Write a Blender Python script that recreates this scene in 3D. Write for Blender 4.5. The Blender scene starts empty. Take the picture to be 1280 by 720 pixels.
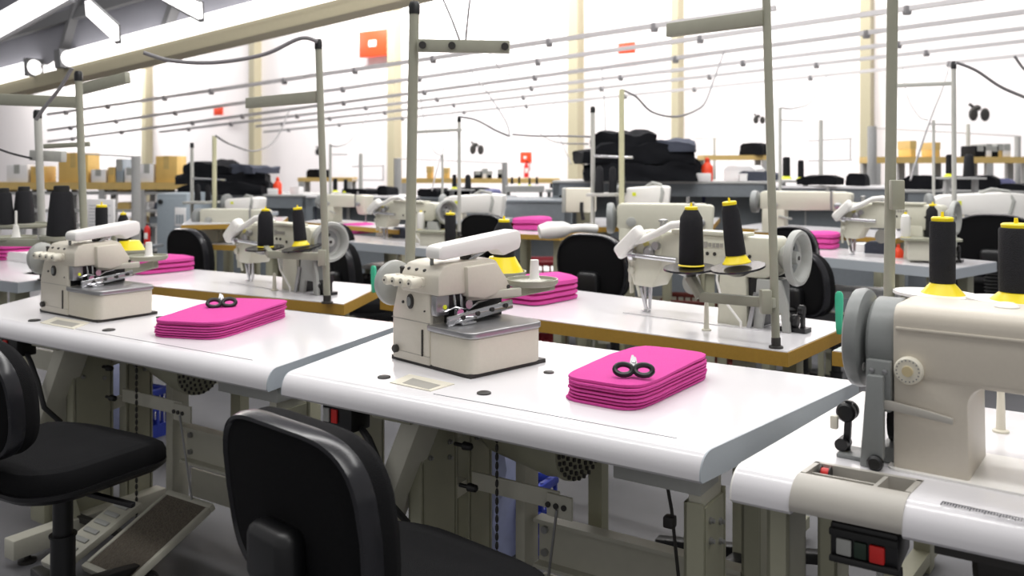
import bpy, bmesh, math, random
from mathutils import Vector, Matrix, noise
random.seed(7)
SC = bpy.context.scene
COL = SC.collection
F, HZ, H = 1100.0, 205.0, 1.30
TZ = 0.76
PI = math.pi
R = math.radians

def at(u, v, d): return Vector(((u-640)/F*d, d, H-(v-HZ)/F*d))
def G(u, v, z=TZ):
    d = (H-z)*F/(v-HZ)
    return at(u, v, d)

# ------------------------------------------------------------------ materials
def mat(name, col, rough=0.5, metal=0.0, vary=0.06, scale=40.0, bump=0.0, bscale=300.0, emit=0.0, coat=0.0, spec=0.5):
    m = bpy.data.materials.new(name); m.use_nodes = True
    nt = m.node_tree; b = nt.nodes['Principled BSDF']
    def lin(c): c /= 255.0; return c/12.92 if c <= .04045 else ((c+.055)/1.055)**2.4
    c = [lin(x) for x in col]
    tc = nt.nodes.new('ShaderNodeTexCoord')
    n = nt.nodes.new('ShaderNodeTexNoise'); n.inputs['Scale'].default_value = scale; n.inputs['Detail'].default_value = 3
    nt.links.new(tc.outputs['Object'], n.inputs['Vector'])
    mx = nt.nodes.new('ShaderNodeMix'); mx.data_type = 'RGBA'
    mx.inputs[6].default_value = [x*(1-vary) for x in c]+[1]; mx.inputs[7].default_value = [min(1, x*(1+vary)) for x in c]+[1]
    nt.links.new(n.outputs['Fac'], mx.inputs[0]); nt.links.new(mx.outputs[2], b.inputs['Base Color'])
    b.inputs['Roughness'].default_value = rough; b.inputs['Metallic'].default_value = metal
    b.inputs['Specular IOR Level'].default_value = spec
    if coat: b.inputs['Coat Weight'].default_value = coat
    if bump:
        n2 = nt.nodes.new('ShaderNodeTexNoise'); n2.inputs['Scale'].default_value = bscale
        nt.links.new(tc.outputs['Object'], n2.inputs['Vector'])
        bp = nt.nodes.new('ShaderNodeBump'); bp.inputs['Strength'].default_value = bump; bp.inputs['Distance'].default_value = .01
        nt.links.new(n2.outputs['Fac'], bp.inputs['Height']); nt.links.new(bp.outputs['Normal'], b.inputs['Normal'])
    if emit:
        b.inputs['Emission Color'].default_value = c+[1]; b.inputs['Emission Strength'].default_value = emit
    return m

M = dict(
 wall=mat('painted wall', (246,240,240), .8, vary=.02, scale=3),
 floor=mat('concrete floor', (108,108,112), .5, vary=.12, scale=6),
 roof=mat('roof sheet', (150,150,158), .6, vary=.1, scale=2),
 beam=mat('grey beam', (120,120,122), .6),
 column=mat('column paint', (176,168,142), .6),
 top=mat('white laminate', (226,224,227), .16, vary=.015, scale=200, bump=.01, bscale=900),
 band=mat('grey edge band', (176,183,190), .4, vary=.05, scale=200),
 osb=mat('ochre edge', (176,138,54), .55, vary=.12, scale=90),
 frame=mat('greenish beige steel', (164,163,142), .45, vary=.05, scale=30),
 frame2=mat('pale steel', (196,194,180), .42, vary=.05, scale=30),
 mach=mat('machine enamel', (211,205,191), .36, vary=.04, scale=120, bump=.02, bscale=700),
 mach2=mat('machine enamel cream', (208,206,190), .36, vary=.04, scale=80),
 hvy=mat('machine enamel sand', (208,200,186), .38, vary=.03, scale=150, bump=.02, bscale=600),
 grey=mat('grey casting', (134,137,136), .38, vary=.05, scale=100),
 lgrey=mat('light grey casting', (168,169,165), .4, vary=.05, scale=100),
 white=mat('white plastic', (240,238,234), .35, vary=.02),
 cream=mat('cream plastic', (226,221,205), .4, vary=.03),
 chrome=mat('chrome', (205,205,208), .18, metal=1.0, vary=.03),
 steel=mat('dull steel', (170,170,172), .35, metal=.9, vary=.06),
 black=mat('black plastic', (20,20,22), .38, vary=.1),
 blackg=mat('gloss black rim', (34,34,38), .22, vary=.1),
 fabric=mat('black upholstery', (19,19,21), .95, vary=.3, scale=500, bump=.5, bscale=700, spec=.2),
 rubber=mat('black rubber', (30,30,30), .7),
 thread=mat('black thread', (30,30,34), .75, vary=.3, scale=150, bump=.4, bscale=400, spec=.3),
 yellow=mat('yellow plastic', (248,224,20), .35, vary=.03),
 lime=mat('lime plastic', (226,232,50), .4, vary=.03),
 pink=mat('pink felt', (214,80,160), .9, vary=.09, scale=250, bump=.35, bscale=500, spec=.2),
 teal=mat('teal plastic', (66,190,150), .4, vary=.04),
 orange=mat('orange plastic', (240,72,34), .45, vary=.06),
 red=mat('red plastic', (212,38,34), .4, vary=.06),
 navy=mat('navy plastic', (38,42,84), .6, vary=.15),
 blue=mat('blue plastic', (48,66,170), .45, vary=.1),
 cloth=mat('black cloth', (20,21,25), .9, vary=.35, scale=12, bump=.3, bscale=60, spec=.2),
 cloth2=mat('charcoal cloth', (74,78,90), .9, vary=.2, scale=14, bump=.3, bscale=60, spec=.2),
 paper=mat('paper', (240,238,238), .7, vary=.03),
 cab=mat('blue grey cabinet', (150,160,168), .5, vary=.07, scale=60),
 count=mat('grey worktop', (170,170,169), .4, vary=.08, scale=40),
 countd=mat('slate panel', (118,124,130), .55, vary=.1, scale=40),
 wood=mat('pale timber', (206,176,110), .6, vary=.15, scale=14),
 card=mat('cardboard', (226,188,110), .7, vary=.1, scale=10),
 rail=mat('rail grey', (196,193,194), .5),
 cable=mat('cable grey', (128,126,128), .6),
 cabled=mat('cable black', (30,30,32), .5),
 dark=mat('dark steel', (58,56,54), .5, metal=.3, vary=.2),
 mesh=mat('treadle mat', (104,96,84), .7, vary=.5, scale=120, bump=.8, bscale=160),
 tray=mat('tray plastic', (182,178,170), .45, vary=.04),
 trayd=mat('tray plastic inner', (160,157,150), .5, vary=.06),
 ink=mat('ink', (90,90,96), .6),
 pole=mat('pole enamel', (158,158,142), .4, vary=.06, scale=30),
 polew=mat('pole white', (190,190,184), .4, vary=.05, scale=30),
 lamp=mat('fluorescent tube', (255,252,250), .4, emit=2.4),
 screen=mat('clear bag', (200,200,205), .3, vary=.2, scale=30),
)

# ------------------------------------------------------------------ mesh builder
class MB:
    def __init__(s): s.bm = bmesh.new(); s.T = Matrix.Identity(4)
    def _add(s, vs, fs, bev=0, seg=2, smoothang=None, T=None):
        t = bmesh.new()
        bv = [t.verts.new(v) for v in vs]
        for f in fs:
            try: t.faces.new([bv[i] for i in f])
            except ValueError: pass
        bmesh.ops.recalc_face_normals(t, faces=t.faces[:])
        if bev:
            es = [e for e in t.edges if len(e.link_faces) == 2 and e.calc_face_angle(0) > .5]
            bmesh.ops.bevel(t, geom=es, offset=bev, offset_type='OFFSET', segments=seg, profile=.5, affect='EDGES', clamp_overlap=True)
        X = s.T if T is None else s.T @ T
        mp = {}
        for v in t.verts: mp[v] = s.bm.verts.new(X @ v.co)
        for f in t.faces:
            try: s.bm.faces.new([mp[v] for v in f.verts])
            except ValueError: pass
        t.free(); return s
    def box(s, x0, x1, y0, y1, z0, z1, bev=0, seg=2, T=None):
        vs = [(x, y, z) for z in (z0, z1) for y in (y0, y1) for x in (x0, x1)]
        fs = [(0,1,3,2),(4,5,7,6),(0,1,5,4),(2,3,7,6),(0,2,6,4),(1,3,7,5)]
        return s._add(vs, fs, bev, seg, T=T)
    def prism(s, poly, axis, lo, hi, bev=0, seg=2, T=None):
        # poly in the two other axes in order: x:(y,z) y:(x,z) z:(x,y)
        def p(a, b, c): return {'x': (c, a, b), 'y': (a, c, b), 'z': (a, b, c)}[axis]
        n = len(poly)
        vs = [p(a, b, lo) for a, b in poly]+[p(a, b, hi) for a, b in poly]
        fs = [tuple(range(n)), tuple(range(n, 2*n))]+[(i, (i+1) % n, n+(i+1) % n, n+i) for i in range(n)]
        return s._add(vs, fs, bev, seg, T=T)
    def loft(s, secs, caps=True, closed=True, T=None, bev=0):
        n = len(secs[0]); vs = [v for c in secs for v in c]; fs = []
        for k in range(len(secs)-1):
            for i in range(n if closed else n-1):
                j = (i+1) % n
                fs.append((k*n+i, k*n+j, (k+1)*n+j, (k+1)*n+i))
        if caps: fs += [tuple(range(n)), tuple(range((len(secs)-1)*n, len(secs)*n))]
        return s._add(vs, fs, bev, T=T)
    def tube(s, pts, r, n=10, caps=True):
        pts = [Vector(p) for p in pts]
        rs = r if isinstance(r, (list, tuple)) else [r]*len(pts)
        secs = []; up = None
        for i, p in enumerate(pts):
            a = pts[max(0, i-1)]; b = pts[min(len(pts)-1, i+1)]
            t = (b-a).normalized()
            if up is None:
                up = Vector((0, 0, 1)) if abs(t.z) < .9 else Vector((1, 0, 0))
            x = t.cross(up)
            if x.length < 1e-4: x = t.cross(Vector((0, 1, .1)))
            x.normalize(); y = x.cross(t).normalized(); up = y
            secs.append([p+x*rs[i]*math.cos(2*PI*k/n)+y*rs[i]*math.sin(2*PI*k/n) for k in range(n)])
        return s.loft(secs, caps)
    def cyl(s, a, b, r, r2=None, n=20): return s.tube([a, b], [r, r if r2 is None else r2], n)
    def bar(s, a, b, w, h, bev=0, up=(0, 0, 1)):
        a = Vector(a); b = Vector(b); t = (b-a); L = t.length; t.normalize()
        y = Vector(up).cross(t)
        if y.length < 1e-3: y = Vector((0, 1, 0)).cross(t)
        y.normalize(); z = t.cross(y)
        T = Matrix(((t.x, y.x, z.x, a.x), (t.y, y.y, z.y, a.y), (t.z, y.z, z.z, a.z), (0, 0, 0, 1)))
        return s.box(0, L, -w/2, w/2, -h/2, h/2, bev, T=T)
    def lathe(s, prof, n=24, c=(0, 0, 0), axis='z', T=None):
        secs = []
        c = Vector(c)
        for r, h in prof:
            ring = []
            for k in range(n):
                a = 2*PI*k/n; x, y = max(r, 1e-4)*math.cos(a), max(r, 1e-4)*math.sin(a)
                ring.append(c+Vector({'z': (x, y, h), 'x': (h, x, y), 'y': (y, h, x)}[axis]))
            secs.append(ring)
        return s.loft(secs, True, T=T)
    def sphere(s, c, rx, ry=None, rz=None, n=16, m=10):
        ry = ry or rx; rz = rz or rx
        secs = []
        for i in range(m+1):
            a = -PI/2+PI*i/m; rr = max(math.cos(a), 1e-3)
            secs.append([Vector((c[0]+rx*rr*math.cos(2*PI*k/n), c[1]+ry*rr*math.sin(2*PI*k/n), c[2]+rz*math.sin(a))) for k in range(n)])
        return s.loft(secs)
    def rbox(s, x0, x1, y0, y1, z0, z1, r, seg=6, bev=0, T=None):
        poly = []
        for cx, cy, a0 in ((x1-r, y1-r, 0), (x0+r, y1-r, 90), (x0+r, y0+r, 180), (x1-r, y0+r, 270)):
            for k in range(seg+1):
                a = R(a0+90*k/seg); poly.append((cx+r*math.cos(a), cy+r*math.sin(a)))
        n = len(poly)
        if not bev: return s.prism(poly, 'z', z0, z1, T=T)
        cx, cy = (x0+x1)/2, (y0+y1)/2
        def sh(d):
            fx = 1-d/((x1-x0)/2); fy = 1-d/((y1-y0)/2)
            return [(cx+(a-cx)*fx, cy+(b-cy)*fy) for a, b in poly]
        secs = []
        for k in range(4):
            a = R(90*k/3); d = bev*(1-math.sin(a)); secs.append([(p[0], p[1], z0+bev*(1-math.cos(a))) for p in sh(d)])
        for k in range(4):
            a = R(90*k/3); d = bev*(1-math.cos(a)); secs.append([(p[0], p[1], z1-bev+bev*math.sin(a)) for p in sh(d)])
        return s.loft(secs, T=T)
    def build(s, name, m, parent=None, world=False, loc=None, ang=38):
        bm = s.bm
        if world and parent is not None:
            inv = wm(parent).inverted()
            bmesh.ops.transform(bm, matrix=inv, verts=bm.verts[:])
        base = None
        if parent is None and loc is None and len(bm.verts):
            xs = [v.co for v in bm.verts]
            base = Vector(((min(v.x for v in xs)+max(v.x for v in xs))/2, (min(v.y for v in xs)+max(v.y for v in xs))/2, min(v.z for v in xs)))
            bmesh.ops.translate(bm, vec=-base, verts=bm.verts[:])
        bm.normal_update()
        for f in bm.faces: f.smooth = True
        for e in bm.edges:
            if len(e.link_faces) == 2: e.smooth = e.calc_face_angle(0) < R(ang)
        me = bpy.data.meshes.new(name); bm.to_mesh(me); bm.free()
        me.materials.append(M[m] if isinstance(m, str) else m)
        o = bpy.data.objects.new(name, me); COL.objects.link(o)
        if parent is not None: o.parent = parent
        elif loc is not None: o.location = loc
        elif base is not None: o.location = base
        return o

mats = {}
def wm(o):
    while o.name not in mats: o = o.parent
    return mats[o.name]
def thing(name, label, cat, loc=(0, 0, 0), rz=0.0, group=None, scale=(1, 1, 1)):
    o = bpy.data.objects.new(name, None); COL.objects.link(o)
    o.empty_display_size = .05
    if isinstance(scale, (int, float)): scale = (scale,)*3
    o.location = loc; o.rotation_euler = (0, 0, rz); o.scale = scale
    o['label'] = label; o['category'] = cat
    if group: o['group'] = group
    mats[o.name] = Matrix.Translation(Vector(loc)) @ Matrix.Rotation(rz, 4, 'Z') @ Matrix.Diagonal(Vector((*scale, 1)))
    return o
def tag(o, label, cat, group=None, kind=None):
    o['label'] = label; o['category'] = cat
    if group: o['group'] = group
    if kind: o['kind'] = kind
    return o
def struct(o): o['kind'] = 'structure'; return o
KIDS = {}
def kids(o): return [c for c in COL.objects if c.parent == o]
def dup(root, label, loc, rz=0.0, scale=(1, 1, 1), group=None, rot=None):
    r = root.copy(); COL.objects.link(r)
    if isinstance(scale, (int, float)): scale = (scale,)*3
    r.location = loc; r.rotation_euler = rot or (0, 0, rz); r.scale = scale; r['label'] = label
    if group: r['group'] = group
    elif 'group' in r: del r['group']
    mats[r.name] = Matrix.Translation(Vector(loc)) @ Matrix.Rotation(rz, 4, 'Z') @ Matrix.Diagonal(Vector((*scale, 1)))
    for ch in KIDS.setdefault(root.name, kids(root)):
        c = ch.copy(); COL.objects.link(c); c.parent = r
        for g in KIDS.setdefault(ch.name, kids(ch)):
            d = g.copy(); COL.objects.link(d); d.parent = c
    return r

ROW = math.atan2(-1, 1.3545)          # direction of the table rows
ORD = ['topmost', 'second from top', 'third from top', 'fourth from top', 'fifth from top', 'sixth from top', 'seventh from top', 'eighth from top']

# ------------------------------------------------------------------ setting
struct(MB().box(-40, 25, -4, 40, -.1, 0).build('floor', 'floor', loc=(0, 0, 0)))
def rowd(u, d0): return d0/(1+.738*(u-640)/F)
WD = 15.0
def wallpt(u, z, d0=WD):
    d = rowd(u, d0); return Vector(((u-640)/F*d, d, z))
a, b = wallpt(-160, 0), wallpt(1500, 0)
dv = (b-a).normalized(); nrm = Vector((-dv.y, dv.x, 0))
w = MB(); w.loft([[a, a+nrm*.2, a+nrm*.2+Vector((0, 0, 9)), a+Vector((0, 0, 9))], [b, b+nrm*.2, b+nrm*.2+Vector((0, 0, 9)), b+Vector((0, 0, 9))]])
struct(w.build('wall_back', 'wall', loc=(0, 0, 0)))
for k, (u, wd) in enumerate([(184, .09), (319, .09), (493, .09), (720, .09), (847, .055), (1084, .065)]):
    p = wallpt(u, 0, WD-.12)
    m = MB(); m.T = Matrix.Translation(p) @ Matrix.Rotation(ROW, 4, 'Z')
    m.box(-wd, wd, -.1, .12, 0, 8.5)
    struct(m.build('trim_%d' % (k+1), 'column', loc=(0, 0, 0)))
# roof seen at the upper left: sheets, purlins, gutter beam with tubes
e0 = at(-420, 205, 13.5); e1 = at(600, -58, 5.99)
up = Vector((1.6, -1.6, 2.6))
m = MB(); rib = []
n = 90
s0, s1 = [], []
for i in range(n+1):
    t = i/n; p = e0.lerp(e1, t)+Vector((0, 0, .03 if i % 2 else 0))
    s0.append(p); s1.append(p+up)
m.loft([s0, s1, [q+Vector((0, 0, .04)) for q in s1], [q+Vector((0, 0, .04)) for q in s0]], caps=False, closed=False)
roof = struct(m.build('ceiling', 'roof', loc=(0, 0, 0)))
for k in range(3):
    o = up*(.18+.3*k)+Vector((0, 0, -.06))
    struct(MB().bar(e0+o, e1+o, .07, .1).build('trim_%d' % (7+k), 'beam', loc=(0, 0, 0)))
for k in range(7):
    p = e0.lerp(e1, .28+.1*k)
    struct(MB().bar(p+Vector((0, 0, -.05)), p+up+Vector((0, 0, -.05)), .09, .08).build('trim_%d' % (10+k), 'beam', loc=(0, 0, 0)))
struct(MB().bar(e0+Vector((0, 0, -.16)), e1+Vector((0, 0, -.16)), .2, .12).build('trim_17', 'column', loc=(0, 0, 0)))
for k, (t0, t1) in enumerate([(.02, .28), (.285, .51), (.53, .66), (.69, .985)]):
    t = thing('fluorescent_lamp', ['far left', 'left', 'middle', 'nearest'][k]+' glowing white tube lamp along the roof edge', 'lamp', e0.lerp(e1, (t0+t1)/2))
    q0, q1 = e0.lerp(e1, t0)+Vector((0, -.12, -.02)), e0.lerp(e1, t1)+Vector((0, -.12, -.02))
    m = MB(); m.tube([q0, q1], .075, 12); m.build('tube', 'lamp', t, True)
    MB().bar(q0, q0.lerp(q1, .02), .17, .17).build('end_cap', 'beam', t, True); MB().bar(q0.lerp(q1, .98), q1, .17, .17).build('end_cap', 'beam', t, True)
for k, (u0, v0, u1, v1) in enumerate([(-20, 42, 80, -14), (110, 10, 145, 42), (205, -10, 250, 14)]):
    t = thing('skylight', ['long bright skylight strip at the top left corner of the roof', 'short bright skylight left of the middle roof beam', 'small bright skylight at the top of the roof'][k], 'skylight', at(u0, v0, 5.4))
    d0, d1 = 5.2, 5.0
    MB().bar(at(u0, v0, d0), at(u1, v1, d1), .03, .12 if k == 0 else .09, up=(0, -.4, 1)).build('pane', 'lamp', t, True)
    MB().bar(at(u0, v0, d0)+Vector((0, .03, .0)), at(u1, v1, d1)+Vector((0, .03, 0)), .03, .15 if k == 0 else .12, up=(0, -.4, 1)).build('pane_frame', 'beam', t, True)

# ------------------------------------------------------------------ overhead rails and cables
RAILS = [(60, 143, 970, 10, 7.0), (60, 163, 1300, -13, 8.0), (60, 177, 1300, 12, 9.0), (200, 165, 1300, 33, 10.2), (320, 158, 1300, 49, 11.4), (330, 165, 1300, 67, 12.6)]
for k, (u0, v0, u1, v1, d0) in enumerate(RAILS):
    p, q = at(u0, v0, rowd(u0, d0)), at(u1, v1, rowd(u1, d0))
    t = thing('overhead_rail', 'grey cable rail hanging under the hall roof, %s one up in the photo' % ['first and topmost', 'second', 'third', 'fourth', 'fifth', 'sixth and lowest'][k], 'rail', (p+q)/2)
    m = MB(); m.bar(p, q, .03, .035); m.build('rail', 'rail', t, True)
    for i in range(9):
        c = p.lerp(q, (i+.35+.3*random.random())/9.2); MB().box(c.x-.024, c.x+.024, c.y-.022, c.y+.022, c.z-.045, c.z+.02, .006).build('socket_box', 'cable', t, True)
def cable(pts, label, r=.008, mt='cable', name='power_cable', plug=None):
    P = []
    pts = [Vector(p) for p in pts]
    # Catmull-Rom
    for i in range(len(pts)-1):
        p0, p1, p2, p3 = pts[max(0, i-1)], pts[i], pts[i+1], pts[min(len(pts)-1, i+2)]
        for k in range(8):
            t = k/8
            P.append(.5*((2*p1)+(p2-p0)*t+(2*p0-5*p1+4*p2-p3)*t*t+(3*p1-p0-3*p2+p3)*t**3))
    P.append(pts[-1])
    o = MB().tube(P, r*.72, 8).build(name, mt)
    tag(o, label, 'cable'); return o
def pxc(lst, d, end=None):
    if end is None: return [at(u, v, d) for u, v in lst]
    lst = list(lst)
    if end == 'first': lst.reverse()
    u, v = lst[-1]; best = None
    for (u0, v0, u1, v1, d0) in RAILS:      # tie the end to the closest rail
        da, db = rowd(u0, d0), rowd(u1, d0)
        if not u0 <= u <= u1: continue
        A, B = at(u0, v0, da), at(u1, v1, db)
        lo, hi = 0.0, 1.0
        for _ in range(40):
            t = (lo+hi)/2; q = A.lerp(B, t)
            if 640+q.x/q.y*F < u: lo = t
            else: hi = t
        vv = HZ-(q.z-H)/q.y*F
        if best is None or abs(vv-v) < best[0]: best = (abs(vv-v), vv, q.copy())
    n = len(lst)-1
    out = []
    for i, (a, b) in enumerate(lst):
        dd = d+(best[2].y-d)*(i/n)**1.5
        out.append(at(a, b+(best[1]-v)*(i/n), dd))
    out[-1] = best[2]
    return out
cable(pxc([(180, 66), (215, 76), (270, 78), (330, 68), (375, 48), (397, 52)], 3.4), 'thick grey cable drooping to the top of the left tall pole', .011)
cable(pxc([(777, 112), (795, 120), (815, 138), (845, 143), (870, 134), (882, 122), (893, 92), (905, 58)], 5.6, 'last'), 'grey cable looping from the yellowish pole up to the rails, with plug', .011)
cable(pxc([(975, 135), (995, 133), (1015, 122), (1034, 88)], 6.6, 'last'), 'thin grey cable arcing up from a far pole right of centre', .008)
cable(pxc([(1195, 78), (1220, 88), (1250, 108), (1282, 122)], 4.4), 'grey cable sagging to the right edge from the white pole', .011)
cable(pxc([(1188, 70), (1178, 105), (1165, 140), (1150, 185), (1138, 225)], 4.5, 'first'), 'straight taut grey cable slanting beside the right white pole', .008)
cable(pxc([(1128, 85), (1134, 120), (1148, 145), (1160, 150)], 6.5, 'first'), 'faint thin grey wire right of the right tall pole', .006)
cable(pxc([(575, 146), (595, 150), (620, 163), (636, 170)], 5.6), 'grey cable sagging right from the small white pole', .010)
cable(pxc([(588, 78), (610, 110), (632, 148), (637, 170)], 6.0, 'first'), 'grey cable dropping from the rails to the sagging plug', .009)
cable(pxc([(570, 132), (560, 170), (547, 210), (540, 238)], 5.6, 'first'), 'straight thin cable slanting behind the central pole', .007)
cable(pxc([(525, 115), (530, 150), (540, 185), (552, 195)], 6.5, 'first'), 'faint thin wire hanging just right of the central pole', .006)
cable(pxc([(413, 182), (425, 183), (440, 175), (462, 144)], 6.6, 'last'), 'thin cable arcing up right of the left tall pole', .008)
cable(pxc([(270, 170), (290, 182), (320, 190), (345, 176), (362, 140)], 5.6, 'last'), 'grey cable looping from the left far pole up to the rails', .010)
cable(pxc([(640, 130), (665, 155), (690, 175), (735, 180)], 7.5, 'first'), 'grey cable swinging right towards the fabric pile', .010)
cable(pxc([(640, 168), (670, 170), (700, 170), (740, 171)], 5.62), 'long horizontal grey cable left of the black fabric pile', .009)
cable(pxc([(692, 130), (696, 160), (705, 185), (714, 205)], 8.5, 'first'), 'thin wire hanging left of the wall column', .009)
cable(pxc([(752, 85), (755, 120), (757, 165)], 7.5, 'first'), 'thin vertical wire above the black fabric pile', .007)
cable(pxc([(552, -5), (565, 25), (575, 52)], 3.6), 'dark cord coming down to the central cross arm from the left', .006)
cable(pxc([(588, -5), (585, 20), (582, 52)], 3.6), 'dark cord coming down steeply to the central cross arm', .006)
cable(pxc([(610, 20), (625, 65), (640, 95)], 6.0, 'first'), 'grey cord hanging right of the central cross arm', .007)
cable(pxc([(398, 20), (392, 55), (380, 95)], 5.6, 'first'), 'faint cord hanging by the top of the left tall pole', .006)
cable(pxc([(90, 85), (75, 110), (55, 135), (45, 150)], 3.3), 'grey cord hanging from the far left pole arm', .010)
cable(pxc([(-5, 185), (15, 192), (40, 198)], 3.6), 'thin black cord entering from the left edge', .006, 'cabled')
cable(pxc([(1268, 70), (1278, 84), (1290, 95)], 5.5), 'dark cable end at the far right edge', .012)

# ------------------------------------------------------------------ wall signs and fans
def wallsign(u0, v0, u1, v1, label, mt='orange', inner=False):
    d = rowd((u0+u1)/2, WD)-.25
    t = thing('wall_sign', label, 'sign', at((u0+u1)/2, v1, d), ROW)
    k = d/F; wv = (u1-u0)*k*1.25; hv = (v1-v0)*k
    MB().box(-wv/2, wv/2, -.02, .02, 0, hv, .01).build('panel', mt, t)
    if inner: MB().box(-wv*.14, wv*.12, -.03, -.0201, hv*.38, hv*.62, .004).build('emblem', 'white', t)
wallsign(447, 38, 487, 71, 'orange wall sign with a white mark, left of the central pole', inner=True)
wallsign(774, 53, 793, 67, 'small red-orange sign high on the wall near centre')
wallsign(266, 134, 280, 144, 'tiny red-orange sign on the wall at left')
wallsign(651, 190, 664, 204, 'small orange notice above the wall fire extinguisher', 'orange', True)
def fan(u, v, d, w, label):
    s = w*d/F/.4
    t = thing('wall_fan', label, 'fan', at(u, v, d), ROW*.3, None, s)
    for sx in (-.1, .1):
        MB().lathe([(.005, -.05), (.06, -.045), (.085, 0), (.06, .045), (.005, .05)], 16, (sx, 0, .0-.03*sx), 'y', Matrix.Diagonal((1, 1, 1.5, 1))).build('fan_cage', 'dark', t)
    MB().sphere((-.03, .02, .12), .07, .07, .06).build('motor', 'dark', t)
    MB().bar((-.03, .05, .1), (-.16, .05, .2), .04, .05).build('bracket', 'dark', t)
fan(1224, 143, rowd(1224, WD)-.6, 27, 'dark grey twin-headed wall fan at right')
fan(596, 187, rowd(596, WD)-.6, 20, 'dark grey twin-headed wall fan right of the central pole')
fan(949, 150, rowd(949, WD)-.6, 16, 'dark wall fan left of the right tall pole')
fan(400, 190, rowd(400, WD)-.6, 14, 'small dark wall fan behind the left tall pole')

# ------------------------------------------------------------------ sewing tables
def lerp2(p, q, t): return p+(q-p)*t
def table_root(FL, FR, label, group=None, name='sewing_table'):
    v = FR-FL; rz = math.atan2(v.y, v.x)
    return thing(name, label, 'table', (FR.x, FR.y, 0), rz, group)
def top_sections(FLp, FRp, BLp, BRp, z, th, rad, fx, q0=None):
    """profile at fraction fx along the front; q0: start this far back with a square edge"""
    f = lerp2(FLp, FRp, fx); bk = lerp2(BLp, BRp, fx)
    D = (bk-f).length; s = (bk-f).normalized(); s.z = 0
    pr = []
    if q0 is None:
        for k in range(8):
            a = R(90*k/7); pr.append((rad-rad*math.cos(a), z-rad+rad*math.sin(a)))
        pr = [(.0+.006, z-th), (0, z-th+.006)]+pr
    else: pr = [(q0, z-th), (q0, z)]
    pr += [(D-.004, z), (D, z-.004), (D, z-th)]
    return [Vector((f.x, f.y, 0))+s*q+Vector((0, 0, zz)) for q, zz in pr]

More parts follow.
